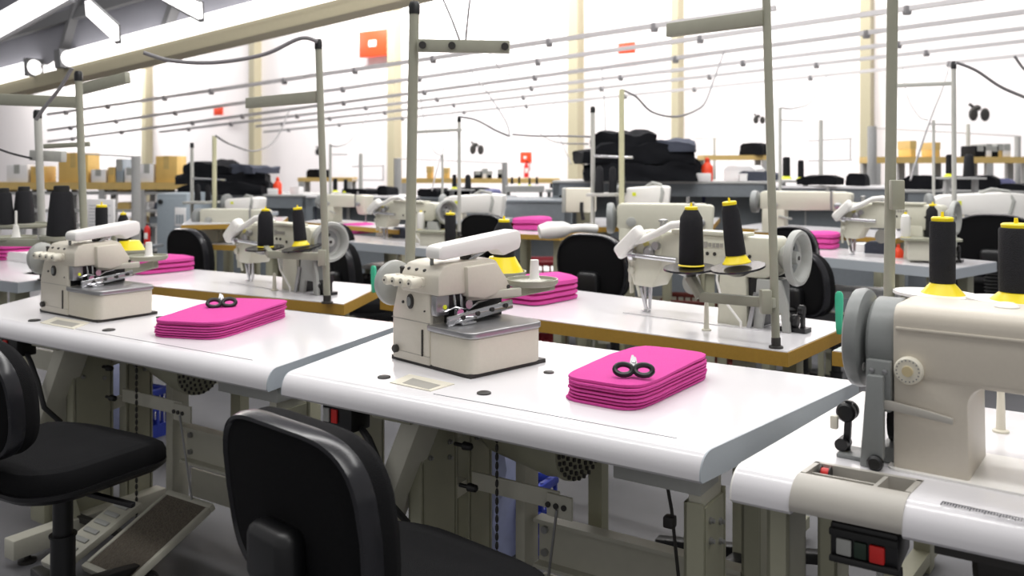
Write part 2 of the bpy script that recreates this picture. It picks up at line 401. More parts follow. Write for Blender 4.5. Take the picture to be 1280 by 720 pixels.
def front_table(label, FL, FR, BR, BL, kx=1.0):
    FLp, FRp, BRp, BLp = [G(*p) for p in (FL, FR, BR, BL)]
    t = table_root(FLp, FRp, label)
    Minv = mats[t.name].inverted()
    m = MB(); m.loft([top_sections(FLp, FRp, BLp, BRp, TZ, .058, .042, f) for f in (0, .5, 1)]); m.build('tabletop', 'top', t, True)
    for f, e in ((0, -.003), (1, .003)):
        a = top_sections(FLp, FRp, BLp, BRp, TZ-.0004, .0572, .042, f)
        ax = (FRp-FLp).normalized()*e
        MB().loft([a, [p+ax for p in a]]).build('edge_band', 'band', t, True)
    def gp(f, q):
        p, b_ = lerp2(FLp, FRp, f), lerp2(BLp, BRp, f); return p+(b_-p).normalized()*q
    A, B = gp(.40, .062), gp(.93, .062); A2, B2_ = gp(.40, .0635), gp(.93, .0635)
    MB().loft([[Vector((p.x, p.y, TZ-.001)) for p in (A, B, B2_, A2)], [Vector((p.x, p.y, TZ+.0009)) for p in (A, B, B2_, A2)]]).build('front_groove', 'ink', t, True)
    X = lambda x: x*kx-(.12 if kx > 1 and x < -.3 else 0)
    # right leg frame
    def leg(x0, x1, y0, y1, nm='leg'):
        m = MB()
        m.box(x0, x0+.006, y0, y1, .05, .64); m.box(x0, x1, y0, y0+.006, .05, .64); m.box(x0+.005, x1, y1-.006, y1, .05, .64); m.box(x1-.006, x1, y0+.012, y1-.012, .05, .63)
        l = m.build(nm, 'frame', t)
        MB().box(x0+.007, x1-.007, y0+.008, y1-.008, .3, .702).build('inner_post', 'frame2', l)
        for zz in (.56, .60):
            for yy in (y0+.035, y1-.035):
                MB().lathe([(.007, 0), (.007, .004), (.0045, .005), (.0045, .010), (.002, .011)], 10, (x1, yy, zz-.02*(yy > y0+.05)), 'x').build('bolt', 'steel', l)
    leg(X(-.055), X(-.055)+.04, .06, .185)
    leg(X(-.055), X(-.055)+.04, .40, .50)
    leg(X(-.80)-.02, X(-.80)+.02, .14, .29)
    leg(X(-.80)-.02, X(-.80)+.02, .34, .45)
    for x in ((X(-.04), X(-.80)) if kx == 1 else (X(-.04),)):
        MB().box(x-.025, x+.025, -.05, .58, .03, .075, .006).build('foot_bar', 'frame', t)
        for yy in (-.02, .55): MB().lathe([(.028, 0), (.028, .01), (.01, .015), (.01, .032)], 12, (x, yy, 0)).build('levelling_foot', 'dark', t)
    if kx > 1:
        x = -1.10; MB().box(x-.03, x+.03, -.09, .47, .03, .095, .006).build('foot_bar', 'frame2', t)
        for yy in (-.03, .42): MB().lathe([(.028, 0), (.028, .01), (.01, .015), (.01, .032)], 12, (x, yy, 0)).build('levelling_foot', 'dark', t)
        MB().bar((x, .12, .085), (X(-.92), .14, .34), .05, .04).build('foot_strut', 'frame', t)
    # sloping brace
    MB().bar((X(-.745), .12, .705), (X(-.90), .12, .36), .10, .055, .008).build('brace', 'frame2', t)
    MB().bar((X(-.895), .12, .40), (X(-.895), .12, .05), .09, .055, .006).build('brace_foot', 'frame', t)
    # cross beams
    m = MB(); m.box(X(-.62), X(-.06), .44, .452, .24, .36); m.box(X(-.62), X(-.06), .41, .452, .355, .365); m.box(X(-.62), X(-.06), .41, .452, .235, .245); m.build('stretcher', 'frame2', t)
    MB().box(X(-.62), X(-.06), .46, .47, .10, .20).build('stretcher', 'frame2', t)
    MB().box(X(-.67), X(-.64), .40, .47, .03, .702, .003).build('rear_post', 'frame2', t)
    MB().box(X(-.79), X(-.65), .455, .465, .60, .66).build('cross_rail', 'frame', t)
    for zz in (.27, .33): MB().lathe([(.01, 0), (.01, -.01)], 8, (X(-.6), .44, zz), 'y').build('bolt', 'steel', t)
    MB().box(X(-.21), X(-.02), .06, .16, .655, .702, .004).build('top_rail', 'lgrey', t)
    MB().box(X(-.86), X(-.74), .05, .50, .68, .702).build('top_rail', 'frame', t)
    MB().box(X(-.52), X(-.48), .53, .57, .2, .702).build('rear_post', 'frame', t)
    for k in range(3): MB().bar((X(-.80), .15, .58-.16*k), (X(-.80), .44, .61-.16*k), .03, .035).build('frame_rung', 'frame2', t)
    # motor
    MT = Matrix.Translation((X(-.45), .31, 0)) @ Matrix.Rotation(R(-20), 4, 'Z') @ Matrix.Translation((-X(-.45), -.31, 0))
    mo = MB().lathe([(.02, X(-.75)), (.07, X(-.745)), (.08, X(-.72)), (.08, X(-.50)), (.072, X(-.47)), (.074, X(-.44)), (.07, X(-.425)), (.01, X(-.42))], 28, (0, .31, .605), 'x', MT).build('motor', 'frame', t)
    m = MB(); m.T = MT
    for rr, cnt in ((.022, 8), (.036, 13), (.050, 18), (.063, 24)):
        for k in range(cnt):
            a = 2*PI*k/cnt; m.box(X(-.42)-.001, X(-.42)+.004, .31+rr*math.cos(a)-.0032, .31+rr*math.cos(a)+.0032, .605+rr*math.sin(a)-.0045, .605+rr*math.sin(a)+.0045)
    m.build('fan_grille', 'dark', mo)
    MB().lathe([(.03, 0), (.06, .004), (.06, .012), (.05, .016), (.06, .02), (.06, .03), (.02, .034)], 20, (X(-.80)+.03, .31, .605), 'x', MT).build('pulley', 'steel', mo)
    MB().box(X(-.7), X(-.5), .28, .34, .67, .702).build('motor_mount', 'dark', t)
    m = MB(); m.box(X(-.72), X(-.46), .27, .278, .465, .51, .002); m.box(X(-.49), X(-.42), .262, .27, .45, .505, .002); m.build('lever_arm', 'frame2', t)
    for k in range(3): MB().lathe([(.007, 0), (.007, -.004)], 10, (X(-.485)+.022*k, .262, .478), 'y').build('lever_hole', 'dark', t)
    for xx, zz in ((-.73, .60), (-.715, .50), (-.72, .34)): MB().lathe([(.005, -.02), (.005, .008), (.011, .008), (.009, .03), (.004, .034)], 12, (X(xx)+.03, .20, zz), 'x').build('knob', 'black', t)
    MB().cyl((X(-.46), .26, .47), (-.5*kx, .26, .18), .0035, n=8).build('treadle_rod', 'steel', t)
    m = MB()
    for k in range(26): m.sphere((X(-.62), .24, .64-.022*k), .005, .005, .011, 6, 5)
    m.build('chain', 'dark', t)
    # treadle
    TT = Matrix.Translation((-.52*kx, .12, .13)) @ Matrix.Rotation(R(24), 4, 'X')
    m = MB(); m.T = TT
    for x0, x1, y0, y1 in ((-.115, .115, -.17, -.15), (-.115, .115, .15, .17), (-.115, -.10, -.15, .15), (.10, .115, -.15, .15)): m.box(x0, x1, y0, y1, -.012, .012, .004)
    tr = m.build('treadle', 'frame2', t)
    m = MB(); m.T = TT; m.box(-.105, .105, -.155, .155, -.008, .008); m.build('treadle_mat', 'mesh', tr)
    TT = Matrix.Translation((-.67*kx, .05, .12)) @ Matrix.Rotation(R(22), 4, 'X')
    m = MB(); m.T = TT; m.box(-.055, .055, -.15, .15, -.012, .012, .006); pd = m.build('pedal', 'frame2', t)
    m = MB(); m.T = TT
    for k in range(7): m.box(-.035, .035, -.125+.038*k, -.108+.038*k, .012, .018, .003)
    m.build('pedal_rib', 'lgrey', pd)
    MB().bar((X(-.79), .14, .09), (X(-.46), .14, .09), .02, .02).build('pedal_axle', 'dark', t)
    # switch and underside wiring
    sw = MB().box(X(-1.02), X(-.92), .04, .11, .63, .70, .005).build('switch_box', 'black', t)
    MB().box(X(-.985), X(-.965), .034, .04, .65, .685, .002).build('red_button', 'red', sw)
    MB().box(X(-1.012), X(-.992), .034, .04, .65, .685, .002).build('label_plate', 'lgrey', sw)
    pts = [Vector((X(-.93), .08, .64)), Vector((X(-.88), .06, .62)), Vector((X(-.83), .05, .56)), Vector((X(-.80), .05, .48)), Vector((X(-.79), .1, .42))]
    MB().tube(pts, .009, 8).build('switch_cable', 'cabled', t)
    m = MB()
    for k in range(6):
        q = [Vector((X(-.93)+.03*j, .10+.01*k+.01*math.sin(j*2+k), .69-.012*(1+math.sin(j*1.7+k)))) for j in range(7)]
        m.tube(q, .002, 6)
    m.build('wiring', 'dark', t)
    MB().tube([Vector((X(-.16), .2, .66)), Vector((X(-.14), .2, .56)), Vector((X(-.12), .21, .34))], .004, 8).build('knee_lift_rod', 'dark', t)
    MB().box(X(-.145)-.012, X(-.145)+.012, .19, .215, .52, .545, .004).build('rod_clamp', 'dark', t)
    return t
T1 = front_table('long white sewing table at left front, holding the further overlocker', (-46, 393), (333, 463), (505, 404), (96, 357), 1.28)
T2 = front_table('long white sewing table in the centre front, holding the nearer overlocker', (352, 468), (874, 567), (1072, 476), (518, 406), 1.0)

def flat_poly(px, z0, z1, name, mt, parent):
    P = [G(u, v, z0) for u, v in px]; P2 = [Vector((p.x, p.y, z1)) for p in P]
    return MB().loft([P, P2]).build(name, mt, parent, True)
def table_insert(t, fr, inner, caps):
    f = flat_poly(fr, TZ-.0005, TZ+.0025, 'chip_chute', 'cream', t)
    flat_poly(inner, TZ+.002, TZ+.003, 'chute_shade_patch', 'trayd', f)  # flat patch, the shade of the recess put into its darker colour
    for u, v, r in caps:
        p = G(u, v)
        m = MB(); m.lathe([(r, -.001), (r, .003), (r*.8, .0045), (0.001, .0045)], 16, (p.x, p.y, TZ)); m.build('screw_cap', 'dark', t, True)
table_insert(T2, [(487, 479), (512, 469), (568, 481), (538, 490)], [(503, 479), (516, 473), (551, 482), (536, 487)], [(605, 492, .017), (480, 472, .017), (686, 466, .014)])
table_insert(T1, [(50, 404), (70, 397), (112, 404), (92, 412)], [(62, 404), (72, 400), (100, 405), (90, 409)], [(136, 413, .02), (43, 401, .02), (200, 397, .014)])

# right hand table with tool tray
FLp = Vector((.388, 1.557, 0)); dx = Vector((.839, -.545, 0)); sv = Vector((.643, .766, 0))
FRp = FLp+dx*1.15; BLp = FLp+sv*.70; BRp = FRp+sv*.70
T3 = thing('sewing_table', 'white sewing table at right front with built-in tool tray and ruler', 'table', (FLp.x, FLp.y, 0), math.atan2(-.545, .839))
m = MB(); fa, fb = .088, .243
for f0, f1, q in ((0, fa, None), (fb, 1, None), (fa, fb, .118)):
    m.loft([top_sections(FLp, FRp, BLp, BRp, TZ, .06, .045, f, q) for f in (f0, f1)])
m.build('tabletop', 'top', T3, True)
a = top_sections(FLp, FRp, BLp, BRp, TZ-.0004, .0595, .045, 0)
MB().loft([a, [p-dx*.003 for p in a]]).build('edge_band', 'white', T3, True)
# tray: curved front skin, floor, walls
def tp(f, q, z): return lerp2(FLp, FRp, f)+sv*q+Vector((0, 0, z))
def skin(f, e=0.0):
    pr = [(.0, TZ-.052)]+[(.045-.047*math.cos(R(90*k/9)), TZ-.045+.047*math.sin(R(90*k/9))) for k in range(10)]
    inn = [(.05, TZ-.004), (.05, TZ-.052)]
    return [tp(f, q, z) for q, z in pr+inn]
m = MB(); m.loft([skin(f) for f in (fa, (fa+fb)/2, fb)])
def tbox(f0, f1, q0, q1, z0, z1):
    m.loft([[tp(f0, q0, z0), tp(f0, q1, z0), tp(f0, q1, z1), tp(f0, q0, z1)], [tp(f1, q0, z0), tp(f1, q1, z0), tp(f1, q1, z1), tp(f1, q0, z1)]])
zt = TZ+.002
tbox(fa, fa+.008, .05, .118, TZ-.052, zt); tbox(fb-.008, fb, .05, .118, TZ-.052, zt); tbox(fa, fb, .112, .122, TZ-.052, zt)
tray = m.build('tool_tray', 'tray', T3, True)
m = MB(); tbox(fa, fb, .048, .114, TZ-.052, TZ-.036); m.build('tray_floor', 'trayd', tray, True)
m = MB(); tbox(fb-.052, fb-.046, .05, .114, TZ-.045, TZ); tbox(fa+.006, fb-.05, .078, .083, TZ-.045, TZ-.006); m.build('tray_divider', 'tray', tray, True)
bp = tp(fa+.022, .098, TZ-.0255)
t = thing('bobbin', 'small bobbin of red thread with black flanges in the tool tray', 'bobbin', bp, R(-33))
MB().lathe([(.011, -.007), (.011, .007)], 18, (0, 0, .0145), 'x').build('thread', 'red', t)
m = MB()
for s in (-1, 1): m.lathe([(.0145, s*.007), (.0145, s*.009)], 18, (0, 0, .0145), 'x')
m.build('flange', 'black', t)
m = MB(); m.T = mats[T3.name]
m.box(.335, .62, .012, .0128, TZ-.0001, TZ+.0006, T=None) if False else None
m = MB()
pA, pB = G(1178, 627), G(1280, 649)
dd = (pB-pA).normalized(); pe = Vector((-dd.y, dd.x, 0))
LL = (pB-pA).length*1.3
m.loft([[pA, pA+pe*.0012, pA+pe*.0012+Vector((0, 0, .0008)), pA+Vector((0, 0, .0008))], [p+dd*LL for p in (pA, pA+pe*.0012, pA+pe*.0012+Vector((0, 0, .0008)), pA+Vector((0, 0, .0008)))]])
for k in range(36):
    q = pA+dd*(LL*k/36); L = .016 if k % 5 == 0 else .010
    m.loft([[q, q+dd*.0016, q+dd*.0016+Vector((0, 0, .0008)), q+Vector((0, 0, .0008))], [p-pe*L for p in (q, q+dd*.0016, q+dd*.0016+Vector((0, 0, .0008)), q+Vector((0, 0, .0008)))]])
m.build('ruler_scale', 'ink', T3, True)
for x0, x1, y0, y1 in ((.045, .085, .06, .17), (.045, .085, .42, .53), (1.05, 1.09, .06, .17), (1.05, 1.09, .45, .56)):
    m = MB(); m.box(x0, x0+.006, y0, y1, .05, .702); m.box(x0, x1, y0, y0+.006, .05, .702); m.box(x1-.006, x1, y0, y1, .05, .702); m.box(x0, x1, y1-.006, y1, .05, .702)
    m.build('leg', 'frame', T3)
for x, ys in ((.065, 0), (1.07, 0)): MB().box(x-.025, x+.025, -.04, .62, .0, .06, .006).build('foot_bar', 'frame', T3)
MB().box(.08, 1.06, .46, .475, .12, .26).build('stretcher', 'frame', T3)
sw = MB().box(.165, .272, .015, .13, .635, .700, .006).build('switch_box', 'black', T3)
m = MB(); m.box(.165, .272, .006, .016, .636, .646, .002); m.box(.165, .272, .006, .016, .680, .692, .002); m.build('switch_bezel', 'rubber', sw)
MB().box(.176, .200, .009, .0155, .649, .676, .002).build('white_plate', 'lgrey', sw)
MB().box(.228, .252, .007, .0155, .648, .677, .003).build('red_button', 'red', sw)
MB().box(.204, .224, .009, .0155, .649, .676, .002).build('green_button', mat('dark green plastic', (30, 50, 36), .4), sw)
for k in range(2): MB().tube([Vector((.235+.03*k, .06, .63)), Vector((.24+.03*k, .05, .58)), Vector((.25+.03*k, .06, .5))], .006, 8).build('switch_cable', ['lgrey', 'cabled'][k], T3)
m = MB(); m.lathe([(.06, .36), (.07, .37), (.07, .58), (.05, .60)], 20, (0, .26, .62), 'x'); m.build('motor', 'dark', T3)
m = MB()
for k in range(4): m.lathe([(.012, -.01), (.012, .05)], 10, (.34+.06*k, .10, .685), 'z')
m.box(.32, .60, .05, .12, .67, .70); m.build('underside_bracket', 'dark', T3)

# ochre edged tables of the second row and similar ones behind
def edged_table(label, FL, FR, BR, BL, z=TZ, th=.044, edge='osb', rootname='sewing_table', dark=False, group=None, topmat='top'):
    P = [G(u, v, z) for u, v in (FL, FR, BR, BL)]
    return edged_table_w(label, P, z, th, edge, rootname, group, topmat)
def edged_table_w(label, P, z, th=.044, edge='osb', rootname='sewing_table', group=None, topmat='top'):
    FLq, FRq, BRq, BLq = P
    t = table_root(FLq, FRq, label, group, rootname)
    lo = [Vector((p.x, p.y, z-th)) for p in P]; hi = [Vector((p.x, p.y, z-.003)) for p in P]
    MB().loft([lo, hi]).build('table_edge', edge, t, True)
    c = sum(P, Vector())/4
    ins = [p+(c-p).normalized()*.003 for p in P]
    MB().loft([[Vector((p.x, p.y, z-.004)) for p in ins], [Vector((p.x, p.y, z)) for p in ins]]).build('tabletop', topmat, t, True)
    for fx in (.12, .9):
        for fy in (.14, .84):
            p = lerp2(lerp2(FLq, FRq, fx), lerp2(BLq, BRq, fx), fy)
            m = MB(); m.T = Matrix.Translation((p.x, p.y, 0)) @ Matrix.Rotation(t.rotation_euler.z, 4, 'Z')
            m.box(-.025, .025, -.035, .035, 0, z-th, .004); m.build('leg', 'frame', t, True)
        p, q = lerp2(FLq, FRq, fx), lerp2(BLq, BRq, fx)
        p, q = p.copy(), q.copy(); p.z = q.z = .05
        MB().bar(p, q, .05, .04).build('foot_bar', 'frame', t, True)
    p = lerp2(lerp2(FLq, FRq, .12), lerp2(BLq, BRq, .12), .7); q = lerp2(lerp2(FLq, FRq, .9), lerp2(BLq, BRq, .9), .7)
    p.z = q.z = .3; MB().bar(p, q, .02, .1).build('stretcher', 'frame2', t, True)
    return t
B1 = edged_table('white table with ochre edge behind the further overlocker, second row left', (27, 342), (430, 380), (478, 357), (110, 325))
B2 = edged_table('white table with ochre edge behind the nearer overlocker, second row centre', (475, 373), (985, 440), (1066, 405), (600, 348))
p0 = G(1040, 438); dxx = Vector((.80, -.60, 0)); syy = Vector((.62, .78, 0))
B3 = edged_table_w('white table with ochre edge half hidden behind the sand-coloured machine at right', [p0, p0+dxx*1.15, p0+dxx*1.15+syy*.55, p0+syy*.55], TZ)
# far-left neighbour table with grey edge
p0 = G(22, 353); dxx = Vector((.86, -.51, 0)); syy = Vector((.45, .9, 0))
B0 = edged_table_w('white grey-edged table cut off by the left edge of the photo', [p0-dxx*1.0, p0, p0+syy*.5, p0-dxx*1.0+syy*.5], TZ, .05, 'band')

# ------------------------------------------------------------------ overlock machines
def overlock(label, loc, rz, scale):
    t = thing('overlock_machine', label, 'sewing machine', loc, rz, None, scale)
    MB().box(-.010, .322, .006, .278, 0, .011).build('bed_plate', 'dark', t)
    b = MB().prism([(0, .006), (.165, .006), (.165, .205), (.15, .215), (.035, .215), (.022, .205), (0, .135)], 'y', 0, .25, .008).build('body', 'mach', t)
    MB().box(-.001, .166, -.0012, .002, .118, .1195).build('seam', 'trayd', b)
    MB().box(-.001, .166, -.0012, .002, .030, .031).build('seam', 'trayd', b)
    MB().rbox(.15, .33, 0, .26, .010, .100, .03, bev=.004).build('front_cover', 'mach', t)
    MB().rbox(.14, .334, -.004, .264, .100, .116, .03, bev=.003).build('cloth_plate', 'steel', t)
    MB().box(.135, .139, -.004, .004, .03, .1).build('cover_gap', 'dark', t)
    hd = MB().prism([(-.002, .195), (-.002, .245), (.018, .272), (.05, .278), (.18, .282), (.205, .274), (.235, .232), (.254, .192), (.15, .178), (.09, .194)], 'x', .045, .205, .006).build('arm', 'mach', t)
    MB().prism([(.09, .186), (.086, .266), (.192, .270), (.228, .228), (.248, .194), (.15, .176)], 'x', .19, .219, .005).build('needle_cover', 'mach', hd)
    MB().lathe([(.006, 0), (.006, .004)], 10, (.217, .235, .2), 'x').build('screw', 'dark', hd)
    MB().box(.0, .10, .02, .20, .205, .262, .022, 3).build('rear_housing', 'mach', t)
    MB().box(.10, .165, .012, .245, .117, .2).build('recess_shade_block', 'black', t)  # solid black block, colour stands in for shade under the arm
    MB().box(.0, .165, .20, .25, .2, .25, .01).build('end_housing', 'mach', t)
    # chrome workings
    m = MB(); m.box(.165, .188, .004, .05, .140, .195, .004); m.build('tension_guard', 'steel', t)
    MB().box(.15, .182, .05, .245, .117, .19).build('recess_shade_block', 'black', t)  # second black block painting the shade behind the chrome parts
    MB().lathe([(.006, 0), (.006, .004)], 10, (.2, .022, .165), 'x').build('guide_eye', 'lime', t)
    MB().bar((.215, .02, .128), (.215, .255, .150), .008, .026, .003).build('looper_cover', 'chrome', t)
    m = MB()
    for k in range(4): m.lathe([(.0065, 0), (.0065, .004)], 10, (.219, .07+.052*k, .134+.005*k), 'x')
    m.build('cover_hole', 'dark', t)
    MB().bar((.185, .11, .180), (.235, .268, .185), .012, .022, .003).build('presser_arm', 'frame2', t)
    m = MB(); m.cyl((.18, .07, .195), (.185, .075, .13), .005); m.cyl((.18, .095, .195), (.185, .095, .13), .005); m.cyl((.175, .12, .19), (.19, .11, .125), .004); m.build('needle_bar', 'chrome', t)
    m = MB(); m.box(.165, .235, .055, .105, .1165, .124, .003); m.tube([(.2, .03, .12), (.225, .05, .125), (.23, .09, .13), (.215, .12, .128)], .004, 8); m.build('presser_foot', 'chrome', t)
    m = MB(); m.lathe([(.009, 0), (.012, .004), (.012, .01), (.004, .01)], 14, (.205, .065, .145), 'x'); m.lathe([(.009, 0), (.012, .004), (.012, .01), (.004, .01)], 14, (.2, .10, .165), 'x'); m.tube([(.19, .03, .15), (.2, .06, .16), (.205, .10, .15), (.2, .14, .165), (.2, .18, .17)], .003, 6); m.build('looper', 'chrome', t)
    # tension knobs
    MB().box(.015, .15, -.012, .05, .214, .240, .006).build('tension_block', 'mach', t)
    for k in range(4):
        kn = MB().lathe([(.010, .002), (.0145, -.004), (.0145, -.03), (.011, -.036), (.004, -.037)], 16, (.032+.036*k, -.012, .227), 'y').build('tension_knob', 'cream', t)
        MB().lathe([(.003, 0), (.003, -.002)], 8, (.032+.036*k, -.049, .227), 'y').build('tension_screw', 'dark', kn)
        m = MB(); m.cyl((.034+.034*k, .01, .236), (.034+.034*k, .01, .254), .006); m.sphere((.034+.034*k, .01, .256), .008, .008, .005, 10, 6); m.build('thread_guide', 'dark', t)
    g = MB().lathe([(.016, .001), (.016, -.004), (.012, -.006), (.011, -.006)], 20, (0, 0, 0), 'y', Matrix.Translation((.085, 0, .17)) @ Matrix.Diagonal((.85, 1, 1.25, 1))).build('sight_glass', 'dark', t)
    MB().lathe([(.010, -.005), (.010, -.008), (.002, -.008)], 18, (0, 0, 0), 'y', Matrix.Translation((.085, 0, .17)) @ Matrix.Diagonal((.85, 1, 1.25, 1))).build('lens', 'grey', g)
    m = MB(); m.lathe([(.004, .001), (.004, -.003)], 10, (.052, 0, .165), 'y'); m.lathe([(.0025, .001), (.0025, -.003)], 8, (.146, 0, .15), 'y'); m.build('screw', 'dark', t)
    MB().lathe([(.011, .001), (.011, -.009), (.008, -.012), (.002, -.012)], 16, (.022, 0, .034), 'y').build('oil_cap', 'dark', t)
    # hand wheel
    wh = MB().lathe([(.012, .04), (.012, -.018), (.05, -.02), (.062, -.028), (.064, -.04), (.058, -.052), (.045, -.052), (.04, -.042), (.015, -.042), (.012, -.05), (.002, -.05)], 32, (0, .035, .205), 'x').build('hand_wheel', 'lgrey', t)
    # lid
    MB().prism([(.0, .292), (.0, .317), (.012, .326), (.285, .354), (.300, .348), (.303, .322), (.297, .300), (.235, .284), (.215, .300), (.205, .303), (.02, .288)], 'x', .145, .205, .009).build('thread_cover', 'white', t)
    m = MB(); m.bar((.165, .125, .27), (.165, .125, .305), .02, .022); m.build('cover_hinge', 'dark', t)
    m = MB(); m.bar((.178, .125, .278), (.178, .185, .303), .012, .012, .003); m.build('cover_link', 'chrome', t)
    m = MB(); m.cyl((.15, .02, .272), (.15, .02, .295), .005); m.build('cover_peg', 'grey', t)
    return t
p = G(490, 449); overlock('nearer beige overlock machine with raised white thread lid, on the centre front table', (p.x, p.y, TZ), R(-46), (1, 1, 1))
p = G(50, 390); overlock('further beige overlock machine with raised white thread lid, on the left front table', (p.x, p.y, TZ), R(-36), (1.2, .82, .93))

# ------------------------------------------------------------------ heavy machine at right
p = G(1117, 585.5)
HM = thing('heavy_sewing_machine', 'large sand-coloured sewing machine with grey hand wheel, cut off at right', 'sewing machine', (p.x, p.y, TZ), R(-37))
def rr(y0, y1, z0, z1, r, seg=5):
    o = []
    for cy, cz, a0 in ((y1-r, z1-r, 0), (y0+r, z1-r, 90), (y0+.012, z0+.012, 180), (y1-.012, z0+.012, 270)):
        q = r if a0 < 180 else .012
        for k in range(seg+1):
            a = R(a0+90*k/seg); o.append((cy+q*math.cos(a), cz+q*math.sin(a)))
    return o
prof = rr(-.004, .165, .160, .291, .030)
m = MB(); secs = []
for x, sc in ((0, .965), (.004, .985), (.012, 1), (.6, 1)): secs.append([Vector((x, .08+(y-.08)*sc, .225+(z-.225)*sc)) for y, z in prof])
m.loft(secs); arm = m.build('arm', 'hvy', HM)
MB().box(.004, .6, -.0062, .02, .247, .253, .002).build('arm_ridge', 'hvy', arm)
# column with a fillet under the arm
poly = [(0, 0), (.118, 0), (.118, .02)]
poly = [(.0, .0), (.121, .0), (.119, .13)]+[(.119+.035*(1-math.cos(R(90*k/6))), .13+.035*math.sin(R(90*k/6))) for k in range(1, 7)]+[(.154, .175), (.0, .175)]
MB().prism(poly, 'y', -.002, .165, .004).build('column', 'hvy', HM)
MB().rbox(-.01, .5, -.014, .18, -.0005, .004, .02).build('bed_plate', 'white', HM)
MB().rbox(.33, .62, .005, .165, .001, .006, .01).build('needle_plate', 'steel', HM)
MB().rbox(.50, .60, .01, .16, .06, .2, .03, bev=.01).build('head', 'hvy', HM)
MB().cyl((.56, .085, .005), (.56, .085, .08), .006).build('needle_bar', 'chrome', HM)
d = MB().lathe([(.022, .002), (.024, -.004), (.024, -.013), (.021, -.017), (.003, -.017)], 28, (.028, -.004, .180), 'y').build('stitch_dial', 'cream', HM)
MB().lathe([(.009, -.017), (.009, -.021), (.002, -.021)], 20, (.028, -.004, .180), 'y').build('dial_centre', mat('dial gold', (206, 190, 150), .4), d)
m = MB()
for k in range(18):
    a = 2*PI*k/18; m.sphere((.028+.0185*math.cos(a), -.0215, .180+.0185*math.sin(a)), .0012, .001, .0012, 6, 4)
m.build('dial_marks', 'ink', d)
MB().loft([[(x, -.012+yo, zc+zo) for yo, zo in ((-.004, -h), (.004, -h), (.004, h), (-.004, h))] for x, zc, h in ((-.03, .114, .008), (.0, .114, .008), (.06, .108, .0065), (.098, .103, .005))], bev=.001).build('reverse_lever', 'tray', HM)
m = MB(); m.lathe([(.02, .289), (.02, .293), (.012, .299), (.004, .30)], 18, (.165, .085, 0)); m.build('oil_cap', 'white', HM)
m = MB()
for k in range(8):
    a = 2*PI*k/8; m.sphere((.215+.016*math.cos(a), .085+.016*math.sin(a), .295), .007, .007, .005, 8, 6)
m.sphere((.215, .085, .299), .014, .014, .007, 10, 6); m.build('tension_screw_cap', 'steel', HM)
MB().lathe([(.06, -.0), (.078, -.001), (.080, -.006), (.080, -.044), (.074, -.05), (.02, -.05)], 36, (0, .08, .212), 'x').build('belt_cover', 'grey', HM)
m = MB(); m.lathe([(.02, -.05), (.03, -.058), (.082, -.06), (.09, -.064), (.093, -.074), (.09, -.086), (.082, -.090), (.03, -.09), (.01, -.09)], 40, (0, .08, .212), 'x')
hw = m.build('hand_wheel', 'grey', HM)
MB().lathe([(.008, -.0585), (.008, -.0610)], 12, (0, .08-.05, .212-.045), 'x').build('wheel_hole', 'white', hw)
MB().prism([(-.045, .10), (-.002, .10), (-.002, .19), (-.045, .19)], 'y', -.010, .02, .003).build('guard_plate', 'grey', HM)
MB().prism([(-.040, .165), (-.012, .165), (-.012, .02), (-.022, 0), (-.052, .0)], 'y', -.024, -.006, .003).build('guard_leg', 'grey', HM)
m = MB()
for xx in (-.034, -.012): m.lathe([(.0045, 0), (.0045, -.004), (.002, -.005)], 10, (xx, -.010, .172), 'y')
m.build('screw', 'steel', HM)
MB().lathe([(.012, -.02), (.014, -.024), (.014, -.032), (.01, -.036)], 14, (-.024, 0, .012), 'y').build('guard_knob', 'black', HM)
# bobbin winder
bw = MB().box(-.10, -.03, .0, .06, .0, .008, .002).build('winder_base', 'grey', HM)
m = MB(); m.lathe([(.014, 0), (.018, .004), (.018, .014), (.012, .018), (.018, .022), (.018, .03), (.006, .034)], 18, (-.09, .02, .078), 'y'); m.lathe([(.02, 0), (.024, .004), (.024, .02), (.01, .024)], 18, (-.055, .03, .062), 'x'); m.bar((-.09, .03, .0), (-.085, .03, .1), .008, .012); m.lathe([(.012, 0), (.012, .03)], 12, (-.095, .012, .02), 'y'); m.build('bobbin_winder', 'black', HM)
MB().box(-.112, -.098, .0, .012, .05, .075, .003).build('winder_lever', 'cream', HM)
m = MB(); m.lathe([(.035, -.02), (.045, -.018), (.045, -.002), (.03, 0)], 22, (-.004, .085, .07), 'x'); m.build('lower_pulley', 'black', HM)
MB().box(-.03, .0, .02, .14, .0, .03, .003).build('rear_bracket', 'grey', HM)

# pins
def pin(u, v, h, label, r=.009):
    p = G(u, v); k = p.y/F
    o = MB().lathe([(r*1.7, 0), (r*1.7, .004), (r, .006), (r*.75, h*k*.92), (r*.6, h*k*.98), (.001, h*k)], 16).build('spool_pin', 'cream', loc=(p.x, p.y, TZ)); tag(o, label, 'spool pin')
pin(883, 413, 36, 'upright cream spool pin on the second-row centre table')
pin(343, 363, 22, 'upright cream spool pin on the second-row left table')
pin(1251, 540, 62, 'upright cream spool pin beside the sand-coloured machine', .009)

